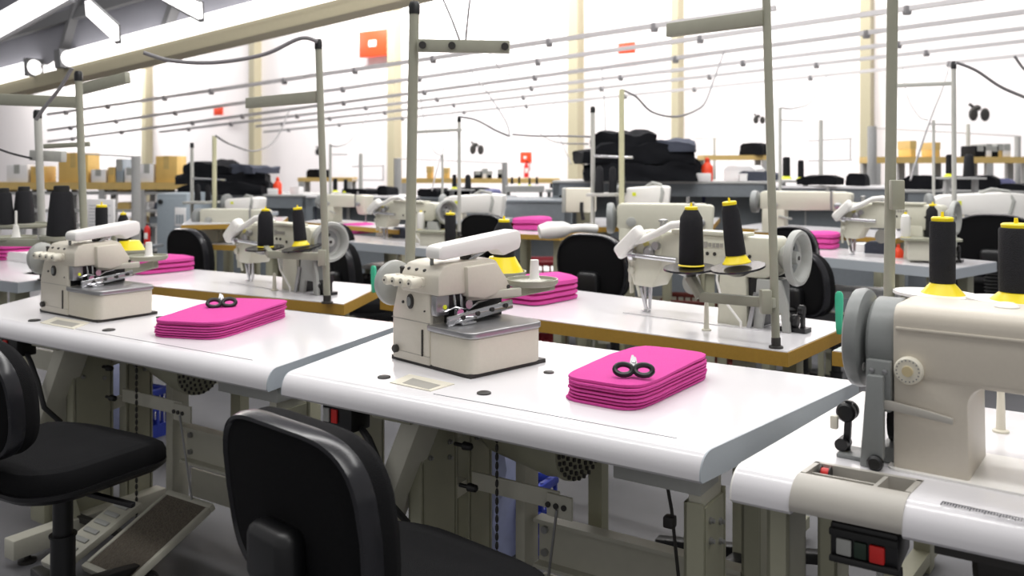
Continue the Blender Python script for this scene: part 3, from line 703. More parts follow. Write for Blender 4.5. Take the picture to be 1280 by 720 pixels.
# ------------------------------------------------------------------ walking foot machines (seen from behind)
def walkfoot(label, loc, rz, scale, lamp=True):
    t = thing('sewing_machine', label, 'sewing machine', loc, rz, None, scale)
    MB().rbox(-.46, .12, -.09, .09, -.0005, .003, .01).build('bed_plate', 'top', t)
    MB().prism([(-.062, .0), (.062, .0), (.055, .19), (-.05, .19)], 'y', -.06, .06, .008).build('column', 'mach2', t)
    a = MB().prism([(-.40, .19), (-.31, .165), (.13, .165), (.165, .185), (.165, .285), (.15, .300), (-.36, .302), (-.40, .292)], 'y', -.058, .058, .008).build('arm', 'mach2', t)
    m = MB()
    for xx, zz in ((-.10, .235), (-.07, .235), (-.02, .225), (.07, .235), (-.15, .2)): m.lathe([(.0065, .001), (.0065, -.003)], 10, (xx, -.058, zz), 'y')
    m.build('screw_hole', 'dark', a)
    m = MB(); m.box(-.12, -.10, -.061, -.057, .255, .275); [m.box(-.095+.016*k, -.084+.016*k, -.061, -.057, .258, .272) for k in range(4)]; m.build('name_plate', 'trayd', a)
    MB().box(-.25, .06, -.068, .0, .298, .312, .004).build('top_cover', 'mach2', a)
    hd = MB().prism([(-.44, .14), (-.425, .10), (-.34, .098), (-.30, .165), (-.30, .295), (-.42, .300), (-.44, .285)], 'y', -.062, .05, .006).build('head', 'mach2', t)
    m = MB()
    for xx, zz, r in ((-.43, .20, .016), (-.425, .245, .012), (-.43, .155, .014)): m.lathe([(r, 0), (r, -.012), (r*.5, -.016)], 14, (xx, -.062, zz), 'y')
    m.box(-.452, -.435, -.06, -.02, .11, .27, .003); m.bar((-.445, -.055, .22), (-.442, -.05, .07), .008, .014); m.bar((-.43, -.06, .17), (-.40, -.055, .06), .008, .01)
    m.build('linkage', 'frame2', hd)
    m = MB(); m.cyl((-.44, -.075, .212), (-.22, -.075, .205), .010); m.lathe([(.02, 0), (.02, .02)], 16, (-.43, -.075, .212), 'x'); m.build('shaft', 'chrome', t)
    m = MB(); m.lathe([(.012, 0), (.012, .03), (.018, .03), (.018, .036), (.004, .04)], 14, (-.33, 0, .302)); m.build('lifter_post', 'steel', t)
    m = MB(); m.cyl((-.385, -.01, .10), (-.385, -.01, .012), .006); m.cyl((-.40, -.02, .10), (-.40, -.02, .03), .007); m.cyl((-.37, -.02, .10), (-.375, -.02, .025), .004); m.box(-.41, -.375, -.035, -.015, .004, .01, .002); m.bar((-.415, -.03, .09), (-.39, -.025, .01), .006, .012); m.build('needle_bar', 'chrome', t)
    m = MB(); m.lathe([(.024, 0), (.024, -.012), (.015, -.02)], 18, (-.35, -.06, .225), 'y'); m.lathe([(.015, 0), (.015, -.02)], 12, (-.315, -.06, .25), 'y'); m.build('tension_disc', 'steel', t)
    MB().lathe([(.013, 0), (.013, -.004)], 18, (-.365, -.062, .255), 'y').build('oil_window', mat('amber oil', (206, 196, 120), .3) if 'amber oil' not in bpy.data.materials else bpy.data.materials['amber oil'], hd)
    wh = MB().lathe([(.02, .15), (.03, .16), (.04, .175), (.05, .195), (.078, .205), (.090, .212), (.092, .225), (.088, .236), (.078, .238), (.071, .232), (.064, .206), (.055, .200), (.04, .199), (.022, .202), (.02, .2255), (.004, .2265)], 36, (0, 0, .235), 'x').build('hand_wheel', 'lgrey', t)
    MB().lathe([(.028, .199), (.052, .2005), (.052, .2025), (.028, .2030)], 32, (0, 0, .235), 'x').build('wheel_disc', 'grey', wh)
    m = MB()
    for yy, zz in ((0, 0), (.006, .028), (-.006, -.028)): m.lathe([(.007, .2035 if zz else .2255), (.007, .2045 if zz else .2285)], 10, (0, yy*1.2, .235+zz*1.1), 'x')
    m.build('wheel_hole', 'dark', wh)
    MB().prism([(.085, .0), (.10, .165), (.19, .165), (.215, .09), (.225, .0), (.195, .0), (.19, .06), (.13, .06), (.12, .0)], 'y', -.066, -.05, .004).build('belt_guard', 'lgrey', t)
    MB().prism([(.10, .06), (.11, .165), (.18, .165), (.18, .06)], 'y', -.05, .03, .004).build('belt_guard', 'grey', t)
    m = MB(); m.lathe([(.018, 0), (.022, .006), (.022, .02), (.014, .024), (.022, .03), (.022, .045)], 14, (.19, -.03, .035), 'x'); m.lathe([(.012, 0), (.018, .004), (.018, .02)], 12, (.235, -.02, .07), 'x'); m.bar((.17, -.02, .008), (.27, -.02, .008), .05, .014); m.bar((.25, -.02, .0), (.25, -.02, .075), .012, .016); m.sphere((.205, -.05, .04), .02, .015, .02, 10, 6); m.build('bobbin_winder', 'black', t)
    MB().tube([(-.04, -.09, .20), (-.045, -.085, .15), (-.03, -.085, .1), (.03, -.085, .04), (.05, -.085, .02), (.05, -.085, .002)], .0045, 8).build('oil_tube', 'white', t)
    MB().bar((.075, -.075, .0), (.10, -.07, .12), .01, .016, .002).build('knee_lever', 'steel', t)
    m = MB(); [m.lathe([(r, 0), (r, -.003), (r-.003, -.003)], 18, (-.24, .06, .11), 'y') for r in (.04, )]; m.build('fan_guard', 'lgrey', t)
    MB().box(.060, .098, -.045, .05, .002, .165).build('gap_shade_block', 'black', t)  # black block for the shade in the gap between column and guard
    if lamp:
        m = MB(); m.tube([(-.14, -.05, .31), (-.18, -.07, .335), (-.24, -.08, .327), (-.30, -.085, .297), (-.36, -.09, .272), (-.40, -.09, .262)], .0135, 12); ar = m.build('lamp_arm', 'white', t)
        m = MB(); m.T = Matrix.Translation((-.425, -.085, .258)) @ Matrix.Rotation(R(-40), 4, 'Y')
        m.rbox(-.075, .075, -.026, .026, -.024, .024, .024, bev=.01); m.build('lamp_head', 'white', ar)
    return t
p = G(925, 404); WM2 = walkfoot('cream walking-foot machine with big grey hand wheel, second-row centre table', (p.x, p.y, TZ), R(-41), (.91, 1, 1))
p = G(376, 361.5); walkfoot('cream walking-foot machine with grey hand wheel, second-row left table', (p.x, p.y, TZ), R(-42), (.94, 1, .92))

# ------------------------------------------------------------------ thread cones
def cone(kind):
    t = thing('thread_cone', 'x', 'thread cone')
    if kind == 'tube':       # tall straight spool on a yellow flared base
        MB().lathe([(.031, .045), (.036, .047), (.0365, .06), (.0365, .222), (.034, .227), (.02, .228)], 24).build('thread', 'thread', t)
        MB().lathe([(.07, 0), (.072, .004), (.066, .010), (.034, .046), (.02, .046)], 28).build('yellow_base', 'yellow', t)
        MB().lathe([(.02, .226), (.031, .226), (.032, .236), (.028, .240), (.005, .240), (.004, .255), (.002, .255)], 20).build('yellow_cap', 'yellow', t)
    elif kind == 'slim':
        MB().lathe([(.034, .03), (.042, .032), (.042, .05), (.036, .20), (.028, .225), (.02, .226)], 24).build('thread', 'thread', t)
        MB().lathe([(.058, 0), (.058, .004), (.052, .010), (.038, .032), (.02, .034)], 28).build('yellow_base', 'yellow', t)
        MB().lathe([(.02, .224), (.029, .224), (.030, .234), (.026, .238), (.005, .238), (.004, .252), (.002, .252)], 20).build('yellow_cap', 'yellow', t)
    elif kind == 'king':     # fat spool with shoulders
        MB().lathe([(.044, .006), (.047, .01), (.044, .15), (.042, .185), (.026, .215), (.02, .216)], 24).build('thread', 'thread', t)
        MB().lathe([(.045, 0), (.05, .003), (.046, .008), (.02, .008)], 24).build('yellow_base', 'yellow', t)
        MB().lathe([(.02, .214), (.024, .214), (.025, .225), (.02, .228), (.005, .228), (.004, .242), (.002, .242)], 20).build('yellow_cap', 'yellow', t)
    elif kind == 'plain':    # big dark tapered cone
        MB().lathe([(.05, 0), (.062, .004), (.062, .02), (.046, .19), (.040, .20), (.02, .20)], 24).build('thread', 'thread', t)
        MB().lathe([(.02, .198), (.034, .198), (.033, .225), (.028, .228), (.024, .22), (.01, .22)], 20).build('cone_tip', 'rubber', t)
    elif kind == 'white':
        MB().lathe([(.04, .006), (.043, .01), (.043, .17), (.038, .2), (.02, .215), (.016, .216)], 24).build('thread', 'white', t)
        MB().lathe([(.042, 0), (.044, .006), (.02, .007)], 24).build('yellow_base', 'yellow', t)
        MB().lathe([(.01, .214), (.014, .214), (.012, .235), (.004, .236)], 16).build('yellow_cap', 'yellow', t)
    elif kind == 'small':
        MB().lathe([(.030, .03), (.036, .032), (.034, .20), (.02, .21)], 14).build('thread', 'thread', t)
        MB().lathe([(.055, 0), (.055, .006), (.03, .031), (.01, .031)], 16).build('yellow_base', 'lime', t)
    elif kind == 'dark':
        MB().lathe([(.036, 0), (.040, .004), (.032, .2), (.02, .215)], 14).build('thread', 'thread', t)
        MB().lathe([(.012, .21), (.016, .212), (.014, .225)], 12).build('cone_tip', 'rubber', t)
    return t
HT = dict(tube=.24, slim=.238, king=.228, plain=.228, white=.236, small=.21, dark=.225)
PROTO = {}
def put_cone(kind, u, v, d, hpx, label, wscale=1.0, group=None, rot=None):
    p = at(u, v, d); s = hpx*d/F/HT[kind]
    sc = (s*wscale, s*wscale, s)
    if kind not in PROTO:
        o = cone(kind); PROTO[kind] = o
        o.location = p; o.scale = sc; o['label'] = label
        if rot: o.rotation_euler = rot
        if group: o['group'] = group
        return o
    return dup(PROTO[kind], label, p, 0, sc, group, rot)

# ------------------------------------------------------------------ thread stands
def stand(label, u, vb, z, ut, vt, r=.018, mt='pole', arms=(), brackets=(), cap=True, flange=True, d=None):
    b = G(u, vb, z) if d is None else Vector(((u-640)/F*d, d, z))
    d = b.y
    top = at(ut, vt, d)
    t = thing('thread_stand', label, 'thread stand', b)
    MB().tube([b, b.lerp(top, .5), top], r, 14).build('pole', mt, t, True)
    if flange: MB().lathe([(r*1.7, 0), (r*1.7, .006), (r*1.12, .008), (r*1.12, .03), (r, .032)], 16, b).build('foot', 'dark', t, True)
    if cap: MB().lathe([(r*1.12, -.03), (r*1.12, .0), (r*.8, .01), (.002, .01)], 14, top).build('pole_cap', 'black', t, True)
    for (u0, v0, d0, u1, v1, d1, w, dots) in arms:
        a0, a1 = at(u0, v0, d0), at(u1, v1, d1)
        o = MB().bar(a0, a1, w*.6, w, .003).build('cross_arm', mt, t, True)
        for k in range(dots):
            c = a0.lerp(a1, (.06, .38, .95)[k % 3]); MB().lathe([(w*.32, 0), (w*.32, -.006)], 10, c+Vector((0, -w*.3, 0)), 'y').build('thread_eye', 'dark', o, False) if False else None
            mm = MB(); mm.lathe([(w*.3, 0), (w*.3, -.008)], 10, c+Vector((0, -w*.32, 0)), 'y'); mm.build('thread_eye', 'dark', t, True)
    return t
def spool_tray(t, pts, disc, mt='pole', rim=False, discmat='blackg'):
    """bracket polyline (px,px,d) + discs (u,v,d,radius,tilt)"""
    P = [at(*p) for p in pts]
    m = MB()
    for a, b in zip(P, P[1:]): m.bar(a, b, .022, .03, .003)
    m.build('spool_bracket', mt, t, True)
    for u, v, d, r, tx, ty in disc:
        c = at(u, v, d)
        T = Matrix.Translation(c) @ Matrix.Rotation(R(tx), 4, 'X') @ Matrix.Rotation(R(ty), 4, 'Y')
        m = MB(); m.T = T
        if rim: m.lathe([(.01, -.012), (r*.9, -.012), (r, -.004), (r, .006), (r*.95, .006), (r*.92, -.002), (.01, -.002)], 32)
        else: m.lathe([(.012, -.03), (.02, -.028), (r*.6, -.014), (r, -.006), (r, .0), (.01, .0)], 32)
        dd = m.build('spool_disc', discmat, t, True)

st = stand('tall grey pole of the second-row centre machine, with two black spool discs', 970, 435, TZ, 957, -30, .0122, 'pole',
      arms=[(955, 22, 2.58, 836, 38, 2.9, .045, 0)], cap=False)
spool_tray(st, [(968, 379, 2.56), (876, 371, 2.73), (862, 345, 2.78)], [(862, 334, 2.78, .082, 4, -3), (922, 333, 2.66, .082, 4, -8)])
MB().bar(at(957, 362, 2.56), at(957, 392, 2.56), .03, .03, .003, up=(1, 0, 0)).build('clamp', 'pole', st, True)
put_cone('king', 864, 333, 2.78, 75, 'fat black thread cone with yellow cap, left of two on the second-row centre stand')
put_cone('slim', 921, 329, 2.66, 78, 'slim leaning black thread cone with yellow base on the second-row centre stand', .92, rot=(0, R(-7), 0))
st = stand('tall grey pole of the second-row left machine, with two black spool discs', 409, 379, TZ, 398, 52, .0135, 'pole',
      arms=[(398, 121, 3.43, 310, 129, 3.8, .045, 0)])
spool_tray(st, [(408, 321, 3.41), (338, 318, 3.6), (331, 309, 3.7)], [(331, 309, 3.7, .080, 4, -3), (377, 309, 3.55, .080, 4, -8)])
MB().bar(at(403, 312, 3.40), at(403, 332, 3.40), .032, .03, .003, up=(1, 0, 0)).build('clamp', 'pole', st, True)
put_cone('king', 332, 309, 3.7, 48, 'fat black thread cone with yellow cap, left of two on the second-row left stand')
put_cone('slim', 376, 307, 3.55, 48, 'slim leaning black thread cone with yellow base on the second-row left stand', .95, rot=(0, R(-5), 0))
# centre pole on the centre front table, with rimmed trays right of the overlocker
st = stand('tall pole behind the nearer overlocker, with cross arm and two rimmed spool trays', 511, 414, TZ, 518, 6, .0165, 'pole',
      arms=[(522, 57, 2.82, 637, 59, 2.78, .04, 3)])
b = G(511, 414)
spool_tray(st, [(512, 372, b.y), (560, 375, 2.78), (640, 366, 2.62), (690, 356, 2.5)], [(665, 351, 2.52, .075, 0, 0), (628, 341, 2.75, .075, 0, 0)], 'pole', True, 'pole')
m = MB(); m.lathe([(.018, .0), (.014, .005), (.012, .055), (.001, .056)], 16, at(668, 349, 2.5)); m.build('spool_holder', 'white', st, True)
put_cone('king', 630, 340, 2.75, 66, 'fat black thread cone on a yellow holder, behind the nearer overlocker lid')
mm = MB(); mm.lathe([(.065, 0), (.066, .004), (.04, .05), (.02, .05)], 24, at(628, 341, 2.75)+Vector((0, -.0, .001))); mm.build('cone_holder', 'yellow', st, True)
st = stand('tall pole behind the further overlocker, with two cross arms and rimmed spool trays', 108, 372, TZ, 98, 92, .0145, 'pole',
      arms=[(98, 128, 3.75, -10, 124, 3.9, .05, 0), (101, 112, 3.75, 160, 97, 3.6, .045, 0), (55, 183, 3.75, 112, 180, 3.7, .02, 0)])
spool_tray(st, [(108, 345, 3.8), (150, 342, 3.7), (195, 330, 3.5)], [(184, 321, 3.5, .078, 0, 0), (165, 313, 3.75, .078, 0, 0)], 'pole', True, 'pole')
m = MB(); m.lathe([(.018, .0), (.014, .005), (.012, .055), (.001, .056)], 16, at(186, 320, 3.48)); m.build('spool_holder', 'white', st, True)
put_cone('king', 154, 310, 3.75, 44, 'black thread cone with yellow cap on a yellow holder, behind the further overlocker lid', .75)
mm = MB(); mm.lathe([(.062, 0), (.063, .004), (.04, .045), (.02, .045)], 24, at(162, 314, 3.75)); mm.build('cone_holder', 'yellow', st, True)
put_cone('tube', 127, 312, 3.9, 56, 'straight black thread cone just left of the one on the yellow holder', .85)
# thin white pole far left with broad bracket and plain cones
st = stand('pale pole at far left with a long grey bracket carrying big dark cones', 55, 340, TZ, 47, 140, .017, 'polew', arms=[(40, 194, 4.2, 80, 196, 4.1, .05, 0)], d=4.1)
spool_tray(st, [(-10, 303, 3.6), (92, 304, 3.5)], [(78, 296, 3.55, .085, 0, 0), (18, 297, 3.65, .085, 0, 0), (26, 281, 3.9, .13, 0, 0)], 'pole', True, 'pole')
MB().bar(at(55, 304, 4.08), at(60, 304, 3.5), .02, .03).build('bracket_link', 'pole', st, True)
m = MB(); m.lathe([(.02, .0), (.016, .005), (.01, .05), (.005, .052), (.005, .11), (.001, .112)], 16, at(20, 297, 3.65)); m.build('spool_holder', 'white', st, True)
put_cone('plain', 77, 295, 3.55, 63, 'big dark thread cone nearest on the far left bracket')
put_cone('plain', 30, 279, 3.9, 46, 'big dark thread cone in the middle of the far left bracket')
put_cone('plain', 4, 281, 3.85, 46, 'big dark thread cone cut off by the left edge of the photo', 1.0)
# right front pole and two spools on white discs
st = stand('tall grey pole behind the sand-coloured machine at right, with two white spool discs', 1110, 500, TZ, 1116, -30, .0125, 'pole', cap=False, d=2.06)
spool_tray(st, [(1112, 381, 2.05), (1180, 378, 2.0), (1275, 382, 1.9)], [(1171, 366, 2.0, .092, 0, 2), (1266, 375, 1.88, .090, 0, 2)], 'pole', False, 'white')
MB().bar(at(1121, 225, 2.03), at(1121, 262, 2.03), .02, .03, .003, up=(1, 0, 0)).build('clamp', 'pole', st, True)
put_cone('tube', 1178, 373, 1.99, 102, 'slim black thread cone with big yellow base on the left white disc at right', .97)
put_cone('tube', 1270, 385, 1.87, 106, 'fat black thread cone with yellow base, on the white disc at the right edge', 1.22)

# ------------------------------------------------------------------ pink pads
def pad_mesh(L, W, h, sag, seed):
    m = MB(); nx, ny = 18, 10
    def pt(i, j, top):
        a, b = i/nx*2-1, j/ny*2-1
        # rounded rectangle mapping
        ex = 1-.10*abs(b)**6; ey = 1-.10*abs(a)**8
        x = a*L/2*ex; y = b*W/2*ey
        edge = max(abs(a), abs(b))
        hh = h*(1-.30*(max(0, edge-.78)/.22)**2) if top else h*.14*(max(0, edge-.78)/.22)**2
        z = hh+sag*(.6*math.sin(a*2.4+.6)+.4*b*math.cos(a*2))+.0012*noise.noise((a*3, b*3, seed))
        return Vector((x, y, z))
    bot = [[pt(i, j, False) for j in range(ny+1)] for i in range(nx+1)]
    tp_ = [[pt(i, j, True) for j in range(ny+1)] for i in range(nx+1)]
    vs = []; idx = {}
    for k, gr in enumerate((bot, tp_)):
        for i in range(nx+1):
            for j in range(ny+1): idx[k, i, j] = len(vs); vs.append(gr[i][j])
    fs = []
    for k in (0, 1):
        for i in range(nx):
            for j in range(ny): fs.append((idx[k, i, j], idx[k, i+1, j], idx[k, i+1, j+1], idx[k, i, j+1]))
    for i in range(nx):
        for j in (0, ny): fs.append((idx[0, i, j], idx[0, i+1, j], idx[1, i+1, j], idx[1, i, j]))
    for j in range(ny):
        for i in (0, nx): fs.append((idx[0, i, j], idx[0, i, j+1], idx[1, i, j+1], idx[1, i, j]))
    m._add(vs, fs); return m
def pile(where, n, base, rz, L, W, h, group):
    proto = None; base = Vector(base)
    for i in range(n):          # from the bottom
        lab = 'pink felt piece, %s in the stack %s' % ((ORD[n-1-i] if i else 'lowest'), where)
        p = base+Vector((random.uniform(-.004, .004), random.uniform(-.004, .004), h*i+.0005))
        rot = rz+random.uniform(-.012, .012)
        if proto is None or i == n-1:
            if i == n-1 and n > 3:
                m = pad_mesh(L, W, h*1.3, h*.55, 5)
            else: m = pad_mesh(L, W, h, h*.12, i)
            o = m.build('felt_piece', 'pink', loc=p); o.rotation_euler = (0, 0, rot); tag(o, lab, 'fabric', group)
            if proto is None: proto = o
        else:
            o = proto.copy(); COL.objects.link(o); o.location = p; o.rotation_euler = (0, 0, rot); o['label'] = lab
pn, pl, pr = G(790, 516), G(693, 500), G(896, 470)
c = (pl+pr)/2
pile('on the centre front table', 7, (c.x, c.y, TZ), R(54), .41, .20, .0082, 'pink felt on the centre front table')
pn, pl, pr = G(272, 428), G(202, 418), G(352, 397)
c = (pl+pr)/2
v = pr-pn
pile('on the left front table', 7, (c.x, c.y, TZ), math.atan2(v.y, v.x)-R(4), .46, .25, .0080, 'pink felt on the left front table')
p = G(672, 379); pile('behind the nearer overlocker', 4, (p.x-.01, p.y+.10, TZ), R(-40), .26, .30, .021, 'pink felt behind the nearer overlocker')
p = G(188, 341); pile('behind the further overlocker', 3, (p.x, p.y+.08, TZ), R(-40), .26, .30, .024, 'pink felt behind the further overlocker')
p = G(12, 324); pile('on the far left table', 4, (p.x-.05, p.y+.1, TZ), R(-35), .36, .26, .02, 'pink felt at the left photo edge')

# ------------------------------------------------------------------ snips
def snips(label, base, rz, s=1.0):
    t = thing('thread_snips', label, 'scissors', base, rz, None, s)
    for sx, dxy in ((-1, 0), (1, .0)):
        ring = []
        for k in range(19):
            a = 2*PI*k/18; ring.append(Vector((sx*.023+.020*math.cos(a), .007*math.sin(a)-.004, .0165+.0105*math.sin(a))))
        MB().tube(ring, .0065, 8).build('finger_loop', 'black', t)
    MB().box(-.01, .01, -.006, .012, .006, .02, .004).build('pivot_grip', 'black', t)
    for sx in (-1, 1):
        MB().loft([[(sx*.0025+w_, y, z-.002*sx-.002), (sx*.0025+w_, y, z-.002*sx+.002), (sx*.0025-w_, y, z-.002*sx+.002), (sx*.0025-w_, y, z-.002*sx-.002)] for w_, y, z in ((.005, .0, .018), (.006, .02, .026), (.0025, .045, .036))]).build('blade', 'steel', t)
    MB().sphere((0, .02, .028), .006, .006, .004).build('pivot_screw', 'chrome', t)
    return t
p = at(792, 460, 1.985); snips('small black-handled thread snips on the pink stack of the centre front table', (p.x, p.y, TZ+7*.0082+.003), R(-8), .98)
p = at(277, 391, 2.95); snips('small black-handled thread snips on the pink stack of the left front table', (p.x, p.y, TZ+7*.008+.002), R(20), 1.05)

# teal handled tools
def teal(u, v, h, label):
    p = G(u, v); k = p.y/F*h
    t = thing('thread_clipper', label, 'tool', p, R(-35))
    MB().loft([[(sx*w_, -.006+.0*z, z*k), (sx*w_ if False else w_, .006, z*k), (-w_, .006, z*k), (-w_, -.006, z*k)] if False else [(w_, -.006, z*k), (w_, .006, z*k), (-w_, .006, z*k), (-w_, -.006, z*k)] for w_, z in ((.007, .0), (.010, .15), (.011, .4), (.0125, .75), (.012, .92), (.006, 1.0))], bev=.003).build('handle', 'teal', t)
    MB().bar((-.004, .02, .004), (.004, .10, .004), .006, .003).build('blade', 'steel', t)
teal(1049, 418, 54, 'upright teal-handled clipper at the corner of the second-row centre table')
teal(467, 366, 34, 'upright teal-handled clipper at the corner of the second-row left table')

# ------------------------------------------------------------------ chairs
def chair(label, loc, rz, s=1.0, group=None, bh=0.0, sq=.46):
    t = thing('office_chair', label, 'chair', loc, rz, group, s)
    # seat: soft pad with waterfall front
    def sec(z, k, r=.12):
        o = []; z += .035
        for cx, cy, a0 in ((.23-r, .22-r, 0), (-.23+r, .22-r, 90), (-.23+r, -.22+r, 180), (.23-r, -.22+r, 270)):
            for q in range(7):
                a = R(a0+15*q); x, y = (cx+r*math.cos(a))*k, (cy+r*math.sin(a))*k
                o.append(Vector((x, y, z-.03*max(0, y-.1)/.12*(1 if z > .485 else .3))))
        return o
    MB().loft([sec(.43, .93), sec(.435, .98), sec(.455, 1.0), sec(.475, 1.0), sec(.49, .97), sec(.497, .90), sec(.499, .6), sec(.494, .2)]).build('seat', 'fabric', t)
    MB().loft([sec(.405, .80), sec(.41, .93), sec(.425, 1.0), sec(.436, 1.005), sec(.438, .95)]).build('seat_shell', 'black', t)
    # backrest, slightly curved; centre plane y=-.22
    def bsec(y, kx, kz, hw=.203, zl=.56, zh=.868):
        o = []; zc = (zl+zh)/2+bh; hh = (zh-zl)/2
        for q in range(44):
            a = 2*PI*q/44; ca, sa = math.cos(a), math.sin(a)
            e = sq
            x = hw*kx*math.copysign(abs(ca)**e, ca); z = hh*kz*math.copysign(abs(sa)**e, sa)
            x *= 1-.10*max(0, z/hh)**2 - .05*max(0, -z/hh)
            yy = y-.015-.06*(z/.16)*.35+.10*(x*x)/.05*.12
            o.append(Vector((x, yy, zc+z)))
        return o
    MB().loft([bsec(-.245, .9, .88), bsec(-.235, .99, .985), bsec(-.205, 1.0, 1.0), bsec(-.19, .97, .965), bsec(-.18, .86, .83), bsec(-.177, .4, .4)]).build('backrest', 'fabric', t)
    sh = MB().loft([bsec(-.268, .3, .3), bsec(-.266, .80, .77), bsec(-.262, .93, .92), bsec(-.256, .955, .95)]).build('back_panel', 'fabric', t)
    m = MB()
    m.loft([bsec(-.258, .93, .915), bsec(-.268, .955, .945), bsec(-.266, .99, .985), bsec(-.25, 1.012, 1.015), bsec(-.232, 1.008, 1.008), bsec(-.235, .95, .95)], caps=False); m.build('back_rim', 'blackg', t)
    m = MB(); m.rbox(-.06, .06, -.325, -.265, .60+bh, .70+bh, .025, bev=.02); m.build('back_bracket', 'black', t)
    m = MB()
    for k in range(9): m.lathe([(.03, 0), (.042, .008), (.03, .016)], 16, (0, -.30-.002*k, .46+.0165*k))
    m.build('bellows', 'rubber', t)
    MB().bar((0, -.30, .465), (0, -.06, .43), .06, .014, .003).build('back_bar', 'black', t)
    MB().box(-.09, .09, -.1, .1, .40, .445, .01).build('mechanism', 'black', t)
    MB().bar((.08, .02, .395), (.23, .05, .38), .018, .014, .004).build('lever', 'black', t)
    m = MB(); m.cyl((0, 0, .12), (0, 0, .27), .032); m.cyl((0, 0, .27), (0, 0, .275), .036); m.cyl((0, 0, .26), (0, 0, .42), .026); m.build('gas_column', 'black', t)
    m = MB(); m.lathe([(.04, .08), (.045, .1), (.035, .13)], 18); m.build('hub', 'black', t)
    for k in range(5):
        a = 2*PI*k/5+.3; ca, sa = math.cos(a), math.sin(a)
        l = MB().loft([[Vector((ca*r+sa*w_, sa*r-ca*w_, z0)), Vector((ca*r-sa*w_, sa*r+ca*w_, z0)), Vector((ca*r-sa*w_, sa*r+ca*w_, z1)), Vector((ca*r+sa*w_, sa*r-ca*w_, z1))] for r, w_, z0, z1 in ((.03, .024, .075, .125), (.16, .02, .075, .11), (.28, .015, .065, .09))], bev=.004).build('leg', 'black', t)
        m = MB()
        for s_ in (-1, 1): m.lathe([(.01, -.008), (.026, -.008), (.027, 0), (.026, .008), (.01, .008)], 16, (0, 0, 0), 'x', Matrix.Translation((ca*.28, sa*.28, .027)) @ Matrix.Rotation(a+PI/2+.4, 4, 'Z') @ Matrix.Translation((s_*.012, 0, 0)) if False else Matrix.Translation((ca*.28, sa*.28, .027)) @ Matrix.Rotation(a+.8, 4, 'Z') @ Matrix.Translation((s_*.012, 0, 0)))
        m.cyl((ca*.28, sa*.28, .03), (ca*.28, sa*.28, .07), .008, n=8)
        m.build('caster', 'rubber', l)
    return t
def face(deg): return R(deg-90)
C2 = chair('black fabric office chair in the centre foreground, its back towards the camera', (-.195, 1.685, 0), face(48))
CH1 = chair('black fabric office chair at the left edge foreground, seat fully in view', (-1.245, 2.44, 0), face(61), sq=.66)
def bgchair(u, vtop, w, label, deg=57, d=None):
    if d is None: d = 1.3/(.00221*w+(vtop-205)/1100)
    s = (w*d/407.0, 1.0, (H-(vtop-HZ)/F*d)/.868)
    x = (u-640)/F*d
    f = Vector((math.cos(R(deg)), math.sin(R(deg)), 0))
    loc = Vector((x, d, 0))+f*.22
    return dup(CH1, label, loc, face(deg), s)
bgchair(744, 291, 88, 'black chair back right of the pink stack, facing the third row', d=4.38)
bgchair(241, 285, 66, 'black chair back behind the second-row left table', d=5.25)
bgchair(1243, 267, 92, 'black chair back near the right edge, beside the fat thread cone')
bgchair(609, 267, 66, 'black chair back just behind the nearer overlocker lid')
bgchair(167, 281, 40, 'black chair back peeking out right of the further overlocker lid')
bgchair(1006, 312, 78, 'black chair back behind the grey hand wheel of the second-row centre machine', 30, d=4.2)
bgchair(436, 302, 60, 'black chair back behind the grey hand wheel of the second-row left machine', 30, d=5.0)
bgchair(992, 282, 58, 'black chair top against the fourth-row ochre table, right', d=4.75)
bgchair(425, 279, 44, 'black chair top against the fourth-row ochre table, left', d=5.6)
# stool under the right table
t = thing('stool', 'black stool with star base on the floor between the centre and right front tables', 'stool', (.73, 2.70, 0))
MB().lathe([(.02, .46), (.17, .46), (.18, .475), (.18, .50), (.16, .515), (.01, .52)], 28).build('seat', 'fabric', t)
MB().cyl((0, 0, .10), (0, 0, .46), .03).build('gas_column', 'black', t)
for k in range(5):
    a = 2*PI*k/5+.1; l = MB().bar((0, 0, .11), (.3*math.cos(a), .3*math.sin(a), .075), .045, .035, .005).build('leg', 'black', t)
    MB().lathe([(.022, 0), (.026, .02), (.02, .055), (.01, .06)], 14, (.29*math.cos(a), .29*math.sin(a), 0)).build('caster', 'rubber', l)

# ------------------------------------------------------------------ crates and floor items
def crate(label, loc, rz, L, W, h, mt, cat='crate'):
    t = thing('plastic_crate', label, cat, loc, rz)
    m = MB(); m.box(-L/2, L/2, -W/2, W/2, 0, .012)
    nx = max(4, int(L/.045))
    for k in range(nx+1):
        x = -L/2+L*k/nx
        for y in (-W/2, W/2): m.box(x-.006, x+.006, y-.005, y+.005, 0, h)
    ny = max(3, int(W/.045))
    for k in range(ny+1):
        y = -W/2+W*k/ny
        for x in (-L/2, L/2): m.box(x-.005, x+.005, y-.006, y+.006, 0, h)
    for z0, z1 in ((0, .06), (h*.55, h*.6)):
        for y in (-W/2, W/2): m.box(-L/2, L/2, y-.004, y+.004, z0, z1)
        for x in (-L/2, L/2): m.box(x-.004, x+.004, -W/2, W/2, z0, z1)
    m.build('basket', mt, t)
    m = MB()
    for y in (-W/2, W/2): m.box(-L/2-.01, L/2+.01, y-.012, y+.012, h-.03, h, .004)
    for x in (-L/2, L/2): m.box(x-.012, x+.012, -W/2, W/2, h-.03, h, .004)
    m.build('rim', mt, t)
    return t
p = G(664, 690, 0); crate('blue plastic basket on the floor under the centre front table', (.055, 3.0, 0), R(-30), .13, .15, .23, 'blue')
crate('blue plastic basket on the floor under the left front table', (-1.755, 4.2, 0), R(-30), .13, .15, .23, 'blue')
o = MB()
